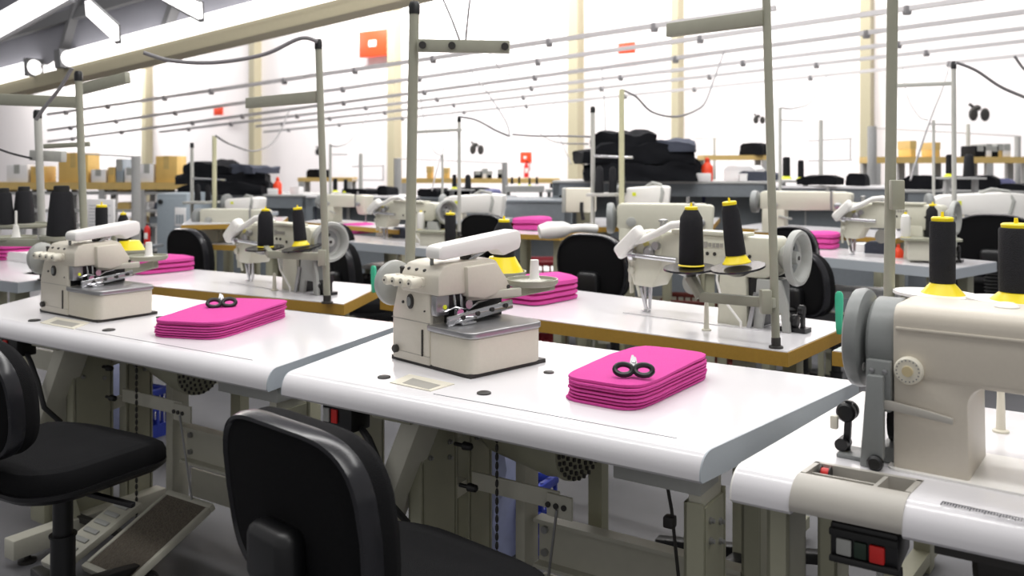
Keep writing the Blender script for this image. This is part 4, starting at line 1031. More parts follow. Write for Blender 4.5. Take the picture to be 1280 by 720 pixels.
def rumple(m, c, sx, sy, sz, seed, amp=.15, rz=0, nx=14, ny=8):
    ca, sa = math.cos(rz), math.sin(rz)
    def f(x, y, z):
        n = noise.noise_vector((x*4+seed*7.1, y*4, z*4+seed))+.5*noise.noise_vector((x*11+seed, y*11, z*14+seed))
        edge = 1-.25*max(0, abs(x/sx*2)-.7)/.3
        zz = z*edge+n.z*amp*sz*(1 if z > sz*.1 else .1)
        xx = x+n.x*amp*sz*.8; yy = y+n.y*amp*sz*.8
        return Vector((c[0]+xx*ca-yy*sa, c[1]+xx*sa+yy*ca, c[2]+max(0, zz)))
    secs = []
    for i in range(nx+1):
        x = -sx/2+sx*i/nx; ring = []
        for j in range(ny+1): ring.append(f(x, -sy/2+sy*j/ny, 0))
        for k in range(1, 5): ring.append(f(x, sy/2, sz*k/5))
        for j in range(ny+1): ring.append(f(x, sy/2-sy*j/ny, sz))
        for k in range(1, 5): ring.append(f(x, -sy/2, sz*(1-k/5)))
        secs.append(ring)
    m.loft(secs); return m
def cloth(label, c, sx, sy, sz, seed, mt='cloth', rz=ROW, amp=.2, name='fabric_bundle', cat='fabric', group=None):
    o = rumple(MB(), (0, 0, 0), sx, sy, sz, seed, amp, rz).build(name, mt, loc=c, ang=60)
    return tag(o, label, cat, group)
cloth('clear plastic bag of blue cloth hanging beside the blue basket, centre', (-.045, 2.95, 0), .13, .12, .40, 3, mat('blue white bag', (170, 178, 214), .4, vary=.3, scale=12), ROW, .12, 'plastic_bag', 'bag')
cloth('clear plastic bag of blue cloth beside the blue basket, left', (-1.87, 4.15, 0), .12, .12, .36, 4, mat('blue white sack', (170, 178, 214), .4, vary=.3, scale=12), ROW, .12, 'plastic_bag', 'bag')

# ------------------------------------------------------------------ third row
z3 = .82
R3a = edged_table('white table with thick grey edge in the third row at right', (925, 312), (1192, 336), (1246, 327), (990, 305), z3, .05, 'band')
R3b = edged_table('white table with thick grey edge in the third row at centre', (330, 293), (541, 311), (585, 305), (390, 289), z3, .05, 'band')
def place_machine(label, u, v, z, d, s, rz, src):
    p = Vector(((u-640)/F*d, d, z)); return dup(src, label, p, rz, s)
pp = G(1165, 324, z3); place_machine('cream machine with white lamp on the right third-row table', 1146, 0, z3, pp.y, (.80, 1, .92), R(-40), WM2)
pp = G(533, 303, z3); place_machine('cream machine with white lamp on the centre third-row table', 531, 0, z3, pp.y, (.86, 1, .82), R(-40), WM2)
# simple lockstitch machine seen from the front (hand wheel at the left)
def lockstitch(label, loc, rz, scale, lamp=False):
    t = thing('lockstitch_machine', label, 'sewing machine', loc, rz, None, scale)
    MB().rbox(-.10, .40, -.09, .09, -.0005, .004, .01).build('bed_plate', 'lgrey', t)
    MB().prism([(-.06, 0), (.06, 0), (.06, .17), (-.06, .17)], 'y', -.06, .06, .008).build('column', 'mach2', t)
    MB().prism([(-.07, .165), (.07, .16), (.34, .17), (.37, .19), (.37, .285), (.355, .295), (-.055, .295), (-.07, .28)], 'y', -.06, .06, .010).build('arm', 'mach2', t)
    MB().prism([(.30, .18), (.32, .10), (.36, .09), (.385, .11), (.395, .28), (.38, .29), (.31, .29)], 'y', -.065, .06, .008).build('head', 'mach2', t)
    m = MB(); m.cyl((.355, 0, .095), (.355, 0, .012), .006); m.box(.34, .37, -.015, .005, .005, .012); m.build('needle_bar', 'chrome', t)
    m = MB(); m.lathe([(.022, 0), (.022, -.014), (.012, -.02)], 16, (.33, -.065, .20), 'y'); m.build('tension_disc', 'steel', t)
    m = MB(); m.lathe([(.024, 0), (.024, -.012), (.012, -.016)], 18, (.0, -.06, .2), 'y'); m.build('stitch_dial', 'lgrey', t)
    m = MB(); m.lathe([(.03, -.07), (.06, -.085), (.078, -.09), (.082, -.105), (.078, -.12), (.05, -.122), (.01, -.12)], 28, (0, 0, .215), 'x'); m.build('hand_wheel', 'grey', t)
    MB().bar((.03, -.065, .12), (.10, -.08, .1), .012, .012, .003).build('reverse_lever', 'lgrey', t)
    m = MB(); m.box(.29, .30, -.065, .06, .165, .3); m.cyl((.27, 0, .29), (.27, 0, .33), .008); m.build('thread_post', 'steel', t)
    if lamp:
        m = MB(); m.tube([(.1, 0, .3), (.15, -.02, .35), (.24, -.03, .37), (.31, -.04, .34), (.36, -.05, .30)], .011, 10); ar = m.build('lamp_arm', 'white', t)
        m = MB(); m.T = Matrix.Translation((.38, -.05, .28)) @ Matrix.Rotation(R(35), 4, 'Y'); m.rbox(-.06, .06, -.024, .024, -.022, .022, .02, bev=.008); m.build('lamp_head', 'white', ar)
    return t
# fourth row: ochre-edged tables
z4 = .88
edged_table('white table with pale ochre edge in the fourth row at right', (912, 284), (1120, 298), (1150, 290), (950, 279), z4, .032, 'osb')
edged_table('white table with pale ochre edge in the fourth row at left centre', (378, 277), (498, 287), (520, 282), (410, 273), z4, .032, 'osb')
d4 = 5.35
L4 = lockstitch('cream lockstitch machine, wheel at left, on the right fourth-row table', Vector(((975-640)/F*d4, d4+.1, z4)), R(-28), (1.15, 1, .86))
d4b = 6.3
dup(L4, 'cream lockstitch machine, wheel at left, on the left fourth-row table', Vector(((412-640)/F*d4b, d4b+.1, z4)), R(-28), (.85, .9, .68))
# machines right and left of centre on tables facing us
z5 = .90
edged_table('small ochre-edged table end seen left of the cream machine above the right black chair', (722, 284), (893, 280), (900, 272), (740, 272), z5, .035, 'osb')
edged_table('small ochre-edged table end seen below the left black fabric pile', (226, 281), (352, 278), (360, 271), (240, 272), z5, .035, 'osb')
edged_table('white ochre-edged table half hidden behind the right black chair back', (700, 327), (905, 331), (925, 320), (735, 317), TZ, .04, 'osb')
edged_table('white ochre-edged table half hidden behind the left black chair back', (215, 303), (352, 308), (366, 300), (235, 297), TZ, .04, 'osb')
L5 = lockstitch('cream machine with grey wheel above the right black chair back', Vector(((790-640)/F*4.98, 4.98, TZ)), R(-12), (1.15, 1, 1.08), False)
dup(L5, 'cream machine with grey wheel above the left black chair back', Vector(((267-640)/F*6.12, 6.12, TZ)), R(-12), (1.05, 1, .78))
m = MB(); m.tube([at(745, 286, 4.6), at(725, 285, 4.55), at(706, 287, 4.5)], .022, 12); lm = m.build('lamp_arm', 'white', L5, True)
m = MB(); m.tube([at(712, 286, 4.5), at(704, 287, 4.49), at(686, 288, 4.46), at(674, 290, 4.45)], [.026, .042, .045, .034], 14); m.build('lamp_head', 'white', lm, True)

# white covered machines further back
zz = 1.02
def hooded(label, u0, v0, u1, v1, d):
    k = d/F
    p = at((u0+u1)/2, v1, d); w_ = (u1-u0)*k; h_ = (v1-v0)*k
    t = thing('covered_machine', label, 'sewing machine', p, R(-12))
    MB().prism([(-w_/2, h_*.35), (-w_/2+.03, h_*.25), (w_*.28, h_*.25), (w_*.30, 0), (w_*.46, 0), (w_*.5, h_*.9), (w_*.3, h_*.95), (-w_*.4, h_*.85), (-w_/2, h_*.75)], 'y', -.08, .08, .012).build('plastic_cover', 'white', t)
    MB().box(-w_*.4, -w_*.18, -.07, .07, 0, h_*.3, .006).build('column', 'cream', t)
    c_, s_ = math.cos(R(-12)), math.sin(R(-12))
    edged_table_w('white-topped table under the '+label, [p+Vector((a*c_-b*s_, a*s_+b*c_, 0)) for a, b in ((-w_*.52, -.12), (w_*.52, -.12), (w_*.52, .25), (-w_*.52, .25))], p.z, .03, 'band')
    MB().lathe([(.02, -.03), (.07, -.02), (.075, 0), (.07, .015), (.01, .02)], 22, (-w_/2-.02, 0, h_*.55), 'x').build('hand_wheel', 'grey', t)
    m = MB(); m.tube([(w_*.0, -.02, h_*.92), (w_*.12, -.05, h_*1.05), (w_*.3, -.06, h_*.98), (w_*.34, -.085, h_*.7), (w_*.3, -.085, h_*.3)], .011, 8); m.build('gooseneck', 'lgrey', t)
    MB().box(-w_*.3, -w_*.22, -.084, -.079, h_*.55, h_*.68).build('yellow_sticker', 'lime', t)
    return t
hooded('white covered machine at right, above the right black chair back', 1170, 238, 1275, 278, 5.7)
hooded('white covered machine behind the nearer overlocker lid', 556, 240, 632, 274, 6.6)
hooded('small white hooded machine below the right fabric pile', 780, 230, 838, 262, 5.6)
hooded('small white hooded machine below the left fabric pile', 285, 245, 330, 266, 6.8)

# third row stands, cones and bits
p3 = G(1160, 318, z3)
st = stand('white slim pole with cross arm at right, behind the slim thread cone', 1193, 322, z3, 1192, 79, .012, 'polew', arms=[(1195, 104, 4.6, 1120, 107, 4.75, .022, 0)], d=4.6)
st = stand('white slim pole with cross arm right of the central pole', 574, 304, z3, 574, 147, .012, 'polew', arms=[(577, 162, 5.8, 520, 165, 6.0, .022, 0)], d=5.85)
put_cone('white', 1132, 297, 4.35, 32, 'white thread cone with yellow tip on the right third-row machine')
put_cone('king', 1166, 298, 4.35, 43, 'black thread cone on the right third-row machine, next to the white cone', 1.0)
put_cone('white', 526, 287, 5.3, 24, 'white thread cone on the centre third-row machine')
put_cone('king', 551, 287, 5.3, 27, 'black thread cone beside the white one on the centre third-row machine')
put_cone('tube', 563, 312, 4.6, 46, 'straight black thread cone rising just left of the overlocker lid', 1.0)
def shelf_under(label, u0, v0, u1, v1, d, n, mt='lgrey', name='spool_shelf'):
    k = d/F; p = at((u0+u1)/2, v1, d); w_ = (u1-u0)*k; h_ = (v1-v0)*k
    t = thing(name, label, 'machine casing', p, R(-20))
    MB().box(-w_/2, w_/2, -.06, .06, 0, h_, .008).build('casing', 'frame2', t); MB().rbox(-w_/2-.03, w_/2+.03, -.08, .08, h_, h_+.01, .03).build('tray', 'pole', t)
    return t
shelf_under('greenish-grey casing carrying cones on the right third-row table', 1136, 300, 1190, 325, 4.3, 0)
shelf_under('greenish-grey casing carrying cones on the centre third-row table', 528, 290, 562, 307, 5.2, 0)
shelf_under('small grey casing supporting the straight black cone left of the overlocker lid', 552, 314, 575, 328, 4.6, 0)
def pile_bg(where, u, v, d, n, L, W, h, z=None):
    p = at(u, v, d); pile(where, n, (p.x, p.y, p.z if z is None else z), R(-33), L, W, h, 'pink felt '+where)
pile_bg('on the right third-row table', 1023, 321, 5.05, 3, .21, .2, .030, z3)
pile_bg('on the centre third-row table', 447, 304, 6.1, 2, .2, .18, .034, z3)
pile_bg('by the red crates', 666, 288, 5.3, 2, .20, .18, .038, .905)
# red orange cup
def cup(u, v, d, z, hpx, label):
    p = Vector(((u-640)/F*d, d, z)); s = hpx*d/F
    o = MB().lathe([(s*.38, 0), (s*.4, s*.06), (s*.36, s*.5), (s*.2, s*.72), (s*.12, s*.78), (s*.11, s), (.001, s)], 16).build('oil_bottle', 'orange', loc=p); tag(o, label, 'bottle')
cup(1123, 0, 4.5, z3, 17, 'small orange bottle on the right third-row table')
cup(521, 0, 5.5, z3, 12, 'small orange bottle on the centre third-row table')
cloth('crumpled dark grey cloth on the right third-row table', Vector(((1097-640)/F*4.75, 4.75, z3)), .12, .10, .06, 11, 'cloth2')
cloth('crumpled white cloth on the right third-row table', Vector(((1078-640)/F*4.85, 4.85, z3)), .12, .10, .04, 12, 'paper')
cloth('crumpled dark grey cloth on the centre third-row table', Vector(((505-640)/F*5.7, 5.7, z3)), .12, .10, .07, 13, 'cloth2')
cloth('crumpled white cloth on the centre third-row table', Vector(((484-640)/F*5.85, 5.85, z3)), .12, .10, .04, 14, 'paper')

# table with red crate and pink stack right of overlock lid
edged_table('ochre-edged table holding a pink stack, right of the overlocker lid', (618, 291), (700, 294), (750, 281), (650, 281), .905, .03, 'osb')
# ------------------------------------------------------------------ counters of the fifth row
def counter(label, u0, v0, u1, v1, d0, d1, depth=.55, th=.07, topm='count', legm='countd', panel=True):
    a, b = at(u0, v0, d0), at(u1, v1, d1); z = (a.z+b.z)/2
    a.z = b.z = 0
    v = b-a; L = v.length; rz = math.atan2(v.y, v.x)
    t = thing('work_counter', label, 'counter', a, rz)
    MB().box(0, L, 0, depth, z-.02, z, .004).build('counter_top', topm, t)
    MB().box(.01, L-.01, .01, .03, z-.02-th*1.3, z-.02).build('apron', legm, t)
    n = max(2, int(L/.9)+1)
    for k in range(n):
        x = .03+(L-.06)*k/(n-1)
        for y in (.04, depth-.04): MB().box(x-.03, x+.03, y-.03, y+.03, 0, z-.02).build('leg', legm, t)
    if panel: MB().box(.02, L-.02, depth*.3, depth*.32, .0, z-.05).build('back_panel', legm, t)
    return t, a, v.normalized(), L, z
zR = counter('grey work counter carrying the black fabric pile, right of centre', 690, 224, 965, 229, 7.4, 7.0, .8, .08)[4]
counter('white-topped grey counter behind the right fourth-row machine', 962, 231, 1118, 235, 6.9, 6.6, .6, .08, 'top')
counter('slate grey counter at the right edge covered with dark cloths', 1125, 236, 1300, 240, 6.6, 6.4, .6, .14)
counter('long slate counter with red crates beneath, left of the beige control box', 548, 250, 715, 250, 7.0, 6.8, .7, .12, 'countd')
counter('white-topped counter right of the left tall pole', 382, 244, 522, 246, 7.8, 7.6, .6, .06, 'top')
zL = counter('grey work counter carrying the left black fabric pile', 222, 243, 385, 243, 8.2, 8.0, .8, .08)[4]
counter('slate counter with dark cloths behind the central pole', 525, 246, 620, 248, 7.6, 7.4, .6, .08, 'countd')
for k, (u0, u1, v0, v1, d, lab) in enumerate([(876, 903, 240, 285, 7.4, 'left navy blue bin under the grey counter'), (912, 955, 242, 282, 7.4, 'middle navy blue bin under the grey counter'), (1000, 1050, 258, 280, 7.1, 'navy blue bin behind the right fourth-row machine'), (380, 400, 255, 275, 8.2, 'navy blue bin under the left counter, by the left tall pole'), (430, 452, 262, 276, 8.2, 'navy blue bin behind the left fourth-row machine'), (325, 345, 252, 275, 8.4, 'navy blue bin under the counter with the left fabric pile')]):
    kk = d/F; w_ = (u1-u0)*kk; h_ = H-(v0-HZ)*kk
    t = thing('bin', lab, 'bin', Vector((((u0+u1)/2-640)*kk, d+.15, 0)))
    MB().loft([[(-w_/2*s, -.2*s, z), (w_/2*s, -.2*s, z), (w_/2*s, .2*s, z), (-w_/2*s, .2*s, z)] for s, z in ((.85, 0), (1.0, h_-.03))], bev=.008).build('bin_body', 'navy', t)
    MB().box(-w_/2-.015, w_/2+.015, -.215, .215, h_-.04, h_, .008).build('bin_rim', 'navy', t)
def redcrate(u, v, d, w, h, label):
    k = d/F; p = at(u, v, d); crate(label, (p.x, p.y, max(0, p.z)), 0, w*k, .3, h*k, 'red')
# red crates stand on a low rack
kk = 7.2/F
t = thing('low_rack', 'low dark rack holding the red crates under the slate counter', 'rack', Vector(((665-640)*kk, 7.2, 0)))
zr = at(0, 283, 7.2).z
MB().box(-.30, .35, -.2, .2, zr-.03, zr).build('rack_shelf', 'dark', t)
for sx in (-.28, .33):
    for sy in (-.18, .18): MB().box(sx-.02, sx+.02, sy-.02, sy+.02, 0, zr-.03).build('leg', 'dark', t)
redcrate(648, 283, 7.2, 17, 21, 'left red plastic crate under the slate counter')
redcrate(666, 283, 7.2, 14, 21, 'right red plastic crate under the slate counter')
crate('dark red crate on the floor below the pink stack by the red crates', Vector(((682-640)/F*6.3, 6.3, .0)), 0, .26, .3, .62, mat('dark red plastic', (120, 24, 36), .5))
crate('dark red crate on the floor beyond the second-row centre machine', Vector(((900-640)/F*5.2, 5.6, 0)), R(-20), .5, .35, .45, mat('maroon plastic', (96, 40, 34), .6))
# beige control box
p = at(730, 265, 6.0); k = 6.0/F
t = thing('control_box', 'beige metal control box hanging left of the small white pole', 'control box', (p.x, p.y, p.z), R(-8))
MB().box(-.12, .08, -.08, .08, 0, 30*k, .008).build('casing', 'cream', t); MB().box(-.145, -.12, -.08, .08, 0, 30*k, .004).build('side_plate', 'lgrey', t)
MB().tube([(-.01, -.085, .07), (-.012, -.087, .02), (.0, -.087, -.05)], .012, 8).build('conduit', 'cabled', t)
MB().box(-.05, .05, .0, .06, -p.z, 0).build('post', 'frame', t)
# frame with grey cones (between white poles) right and left
def cone_frame(tag_, ua, ub, vt_a, vt_b, vb, d, cones):
    st = stand('pale pole pair with crossbar framing grey cones, '+tag_, ua, 0, .0, ua, vt_a, .014, 'polew', d=d)
    a = at(ub, vt_b, d-.2); MB().tube([Vector((a.x, a.y, 0)), a], .017, 10).build('pole', mat('yellowish pole', (206, 204, 168), .4) if 'yellowish pole' not in bpy.data.materials else bpy.data.materials['yellowish pole'], st, True)
    MB().cyl(at(ua, vb-48 if tag_.endswith('right') else vb-30, d), at(ub+14, (vb-46) if tag_.endswith('right') else vb-28, d-.2), .008).build('crossbar', 'chrome', st, True)
    p, q = at(ua, vb, d), at(ub, vb, d-.1)
    MB().bar(p, q, .2, .02, .003).build('spool_shelf', 'polew', st, True)
    for i, (u, h, w_) in enumerate(cones):
        put_cone('dark', u, vb-2, d-.06, h, ['left', 'middle', 'right'][i]+' dark grey cone between the pale poles, '+tag_, w_)
cone_frame('right', 741, 777, 135, 112, 243, 5.6, [(749, 34, 1.0), (766, 33, .9), (778, 22, 1.3)])
cone_frame('left', 240, 268, 180, 170, 253, 7.0, [(247, 21, 1.1), (260, 20, 1.0), (270, 12, 1.4)])
def thinpole(u, vt, vb, d, label, r=.012, mt='polew', bars=()):
    st = stand(label, u, 0, 0, u, vt, r, mt, d=d, flange=True, cap=False)
    for (u0, v0, u1, v1) in bars: MB().cyl(at(u0, v0, d), at(u1, v1, d), .006).build('crossbar', 'rail', st, True)
thinpole(975, 135, 230, 6.6, 'thin far pole right of the right tall pole', bars=[(975, 150, 1004, 151)])
thinpole(1026, 150, 230, 7.5, 'far pole carrying a square wire frame at right', .018, bars=[(1010, 176, 1065, 173), (1010, 201, 1065, 200), (1063, 173, 1063, 200)])
thinpole(1167, 150, 235, 6.0, 'slim white pole left of the right white pole', .010, bars=[(1160, 155, 1195, 156)])
thinpole(413, 180, 240, 7.5, 'thin far pole just right of the left tall pole', .012, bars=[(413, 193, 434, 193)])
thinpole(451, 192, 235, 9.0, 'far pole carrying a square wire frame at left', .02, bars=[(440, 208, 480, 207), (440, 225, 480, 225), (479, 207, 479, 225)])
thinpole(553, 193, 240, 7.4, 'slim pole between the central pole and the small white pole', .010)
thinpole(170, 195, 290, 7.0, 'grey upright post of the far left rack', .035, 'count', bars=[(100, 192, 170, 196)])
thinpole(893, 172, 200, 10.0, 'far thin stand above the orange bottle', .014, bars=[(868, 173, 908, 173)])
thinpole(1210, 155, 200, 9.0, 'tall far post under the right wall fan', .02)
thinpole(1272, 170, 200, 9.0, 'far grey post at the right edge', .03, 'count', bars=[(1088, 160, 1272, 170)])
thinpole(1090, 158, 232, 8.0, 'thick pale grey post left of the right tall pole', .04, 'count')
thinpole(497, 198, 245, 9.0, 'thick pale grey post left of the central pole', .04, 'count', bars=[(497, 198, 631, 204)])
thinpole(631, 203, 240, 9.0, 'far pale grey post left of the wall extinguisher', .03, 'count')

# ------------------------------------------------------------------ far shelves with goods
def shelf(label, u0, v0, u1, v1, d, th=10, legs=4, lower=()):
    a, b = at(u0, v0, d), at(u1, v1, d); z = a.z; k = d/F
    t = thing('shelf_rack', label, 'shelf', (a.x, d, 0))
    L = b.x-a.x
    MB().box(0, L, 0, .35, z-th*k, z).build('shelf_board', 'wood', t)
    for i in range(legs):
        x = .04+(L-.08)*i/(legs-1)
        for y in (.03, .32): MB().box(x-.03, x+.03, y-.03, y+.03, 0, z-th*k).build('upright', 'count', t)
    for vv in lower:
        zz_ = H-(vv-HZ)*k; MB().box(0, L, .02, .33, zz_-.03, zz_).build('lower_shelf', 'count', t)
    return z
zA = shelf('long timber shelf at far left with boxes on it', -30, 228, 232, 228, 9.5, 9, 6, (240, 262, 280))
zB = shelf('timber shelf right of the orange bottle', 880, 194, 962, 194, 9.5, 6, 2)
zC = shelf('long timber shelf behind the right tall pole', 1092, 196, 1290, 196, 8.5, 8, 5)
zD = shelf('timber shelf behind the central pole', 500, 223, 700, 223, 9.5, 6, 4)
zE = shelf('timber shelf left of the left tall pole', 372, 222, 440, 222, 10.0, 5, 2)
def carton(u0, v0, u1, z, d, label, mt='card', vtop=None, name='box', cat='box'):
    k = d/F; w_ = (u1-u0)*k; x = ((u0+u1)/2-640)*k; h_ = H-(v0-HZ)*k-z
    t = thing(name, label, cat, (x, d+.17, z))
    MB().box(-w_/2, w_/2, -.14, .14, 0, h_, .006).build('carton', mt, t)
    MB().box(-.03, .03, -.142, .142, h_*.5, h_+.002).build('tape', 'wood' if mt == 'card' else 'lgrey', t)
carton(193, 195, 220, zA, 9.5, 'yellow-brown carton at the right end of the far left shelf')
carton(71, 191, 108, zA, 9.5, 'yellow-brown carton behind the far left tall pole')
carton(133, 209, 142, zA, 9.5, 'narrow tan file box on the far left shelf')
carton(36, 208, 52, zA, 9.5, 'tan carton left of the pale far left pole')
carton(143, 199, 152, zA, 9.5, 'pale blue-grey tall folder on the far left shelf', 'cab')
carton(154, 210, 166, zA, 9.5, 'white carton right of the pale blue folder', 'paper')
carton(6, 206, 32, zA, 9.5, 'white carton at the left end of the far left shelf', 'paper')
carton(112, 212, 130, zA, 9.5, 'white carton right of the far left tall pole', 'paper')
carton(174, 205, 190, zA, 9.5, 'white carton left of the yellow-brown carton', 'paper')
for u0, v0, u1, mt, lab in [(1221, 182, 1234, 'cloth', 'black bundle on the long right shelf, left one'), (1243, 183, 1250, 'cloth', 'small black bundle on the long right shelf'), (1250, 180, 1255, 'wood', 'tan folder standing on the long right shelf'), (1256, 180, 1266, 'paper', 'white folder standing on the long right shelf'), (1235, 180, 1242, 'paper', 'white box between two black bundles on the right shelf'), (1140, 176, 1147, 'card', 'narrow tan box on the long right shelf'), (1170, 178, 1177, 'card', 'pale tan box on the long right shelf, left of the white pole')]:
    carton(u0, v0, u1, zC, 8.5, lab, mt)
for u0, v0, u1, mt, lab in [(592, 214, 602, 'cloth', 'black bundle on the timber shelf behind the central pole, left one'), (609, 214, 614, 'cloth', 'small black bundle on the timber shelf behind the central pole'), (622, 212, 629, 'cloth', 'black wedge-shaped bundle at the right of the central timber shelf'), (603, 211, 608, 'paper', 'white box on the timber shelf behind the central pole'), (533, 208, 539, 'card', 'tan box on the timber shelf right of the central pole'), (554, 210, 560, 'card', 'pale tan box on the timber shelf near the small white pole')]:
    carton(u0, v0, u1, zD, 9.5, lab, mt)
cloth('black rumpled bundle on the timber shelf right of the orange bottle', Vector(((950-640)/F*9.4, 9.6, zB)), .24, .2, .13, 21)
cloth('black rumpled bundle on the timber shelf left of the left tall pole', Vector(((395-640)/F*10, 10.15, zE)), .2, .2, .09, 22)
# goods glimpsed on the lower shelves at far left
k9 = 9.5/F
lows = [(14, 240, 'wood'), (60, 240, 'cloth'), (128, 240, 'paper'), (150, 240, 'card'), (182, 240, 'paper'), (200, 240, 'cloth2'), (150, 262, 'wood'), (175, 262, 'paper'), (196, 262, 'cloth2'), (166, 280, 'wood'), (190, 280, 'countd')]
for i, (u, v, mt) in enumerate(lows):
    z = H-(v-HZ)*k9
    o = rumple(MB(), (0, 0, 0), .13, .18, .075, 40+i, .12).build('stored_bundle', mt, loc=((u-640)*k9, 9.5+.17, z))
    tag(o, 'small bundle stored on a lower shelf of the far left rack', 'bundle', 'bundles on the lower shelves of the far left rack')

# ------------------------------------------------------------------ black fabric piles
def fpile(side, d, zt, lays):
    for i, (u0, v0, u1, v1, mt, rz, sy, what) in enumerate(lays):
        k = d/F; w_ = (u1-u0)*k; h_ = (v1-v0)*k
        cloth('%s of the black fabric pile %s' % (what, side), at((u0+u1)/2, v1, d+.3), w_*1.04, sy, h_, 50+i+d, mt, rz, .42)
fpile('right of centre', 7.0, 0, [(732, 204, 868, 226, 'cloth', -.05, .5, 'widest bottom bundle'), (722, 183, 862, 205, 'cloth', .06, .45, 'thick middle bundle'), (742, 165, 818, 186, 'cloth', -.12, .4, 'top left bundle'), (812, 176, 869, 190, 'cloth2', -.3, .4, 'slate-blue folded top corner bundle'), (840, 200, 872, 222, 'cloth', .2, .3, 'small slumped right end bundle')])
fpile('at left', 8.0, 0, [(234, 229, 338, 243, 'cloth', -.05, .5, 'widest bottom bundle'), (228, 214, 334, 230, 'cloth', .06, .45, 'thick middle bundle'), (241, 203, 298, 217, 'cloth', -.12, .4, 'top left bundle'), (295, 207, 337, 217, 'cloth2', -.3, .4, 'slate-blue folded top corner bundle'), (318, 226, 339, 241, 'cloth', .2, .3, 'small slumped right end bundle')])
def obottle(u, v, d, hpx, label):
    s = hpx*d/F; p = at(u, v, d); p.z = zR if u > 640 else zL
    t = thing('spray_bottle', label, 'bottle', p)
    MB().lathe([(s*.22, 0), (s*.24, s*.05), (s*.24, s*.6), (s*.1, s*.78), (.001, s*.78)], 16).build('bottle_body', 'orange', t)
    MB().lathe([(s*.09, s*.76), (s*.11, s*.8), (s*.09, s*.95), (.001, s)], 12).build('bottle_cap', 'orange', t)
    MB().box(-s*.5, s*.1, -s*.3, -s*.24, 0, s*.34, .004).build('paper_label', 'paper', t)
obottle(884, 224, 7.18, 30, 'orange bottle with white label right of the right fabric pile')
obottle(347, 243, 8.12, 22, 'orange bottle with white label right of the left fabric pile')
def smallbox(u, v, d, wpx, hpx, label, mt='paper'):
    k = d/F; p = at(u, v, d); p.z = zR if u > 640 else zL
    t = thing('carton', label, 'box', p, R(-12)); w_, h_ = wpx*k, hpx*k
    MB().box(-w_/2, w_/2, -.05, .05, 0, h_, .004).build('carton_body', mt, t); MB().box(-w_/2-.003, w_/2+.003, -.053, .0, h_-.01, h_+.003).build('flap', mt, t)
smallbox(914, 226, 7.3, 18, 12, 'white open carton on the grey counter right of the orange bottle')
smallbox(929, 226, 7.2, 9, 9, 'small white carton next to the open carton on the grey counter')
smallbox(371, 243, 8.2, 12, 9, 'white open carton on the left counter right of the orange bottle')
cloth('white tissue heap behind the white cartons, right of the orange bottle', Vector((at(930, 216, 7.5).x, 7.5, zR)), .28, .2, .12, 31, 'paper')
cloth('grey rolled cloths lying behind the white cartons', Vector((at(950, 222, 7.35).x, 7.35, zR)), .3, .2, .08, 32, 'cloth2')
cloth('rolled black cloth at the left end of the slate right counter', at(1153, 236, 6.8), .26, .2, .10, 33)
cloth('heaped black cloth in the middle of the slate right counter', at(1220, 238, 6.7), .30, .25, .11, 34)
cloth('slate-blue cloth on the slate right counter', at(1253, 238, 6.8), .16, .2, .09, 35, mat('slate blue cloth', (110, 112, 150), .9))
cloth('flat black cloth at the right edge of the slate counter', at(1268, 240, 6.55), .18, .2, .06, 36)
cloth('black cloth on the white-topped counter behind the right machine', at(1025, 231, 6.85), .30, .2, .07, 37)
cloth('round black cloth bundle on the white-topped counter', at(1072, 232, 6.85), .14, .16, .10, 38)
cloth('black cloth on the white-topped counter right of the left tall pole', at(452, 243, 7.9), .30, .2, .05, 39)
cloth('round black cloth bundle on the counter left of the central pole', at(485, 244, 7.9), .12, .16, .08, 41)
cloth('rolled black cloth left on the slate counter behind the central pole', at(543, 246, 7.7), .22, .2, .07, 42)
cloth('heaped black cloth right on the slate counter behind the central pole', at(592, 246, 7.7), .28, .2, .08, 43)
cloth('slate-blue cloth on the slate counter behind the central pole', at(613, 247, 7.6), .12, .16, .07, 44, mat('slate blue cloths', (110, 112, 150), .9))
# white sheets on a low tray between rows
def sheet(u, v, z, L, W, label, rz=-.5):
    p = G(u, v, z)
    t = thing('sheet_tray', label, 'tray', (p.x, p.y, 0), rz)
    o = rumple(MB(), (0, 0, z-.03), L, W, .03, u*.1, .25).build('white_sheet', 'paper', t)
    for sx in (-1, 1):
        for sy in (-1, 1): MB().box(sx*L*.4-.015, sx*L*.4+.015, sy*W*.4-.015, sy*W*.4+.015, 0, z-.03).build('leg', 'frame', t)
    return t
sheet(1072, 362, .62, .42, .30, 'white sheet on a low tray behind the teal-handled clipper at right')
sheet(495, 330, .62, .40, .26, 'white sheet on a low tray behind the teal-handled clipper at left')
sheet(690, 335, .55, .40, .26, 'white sheet on a low tray left of the black chair back at centre')

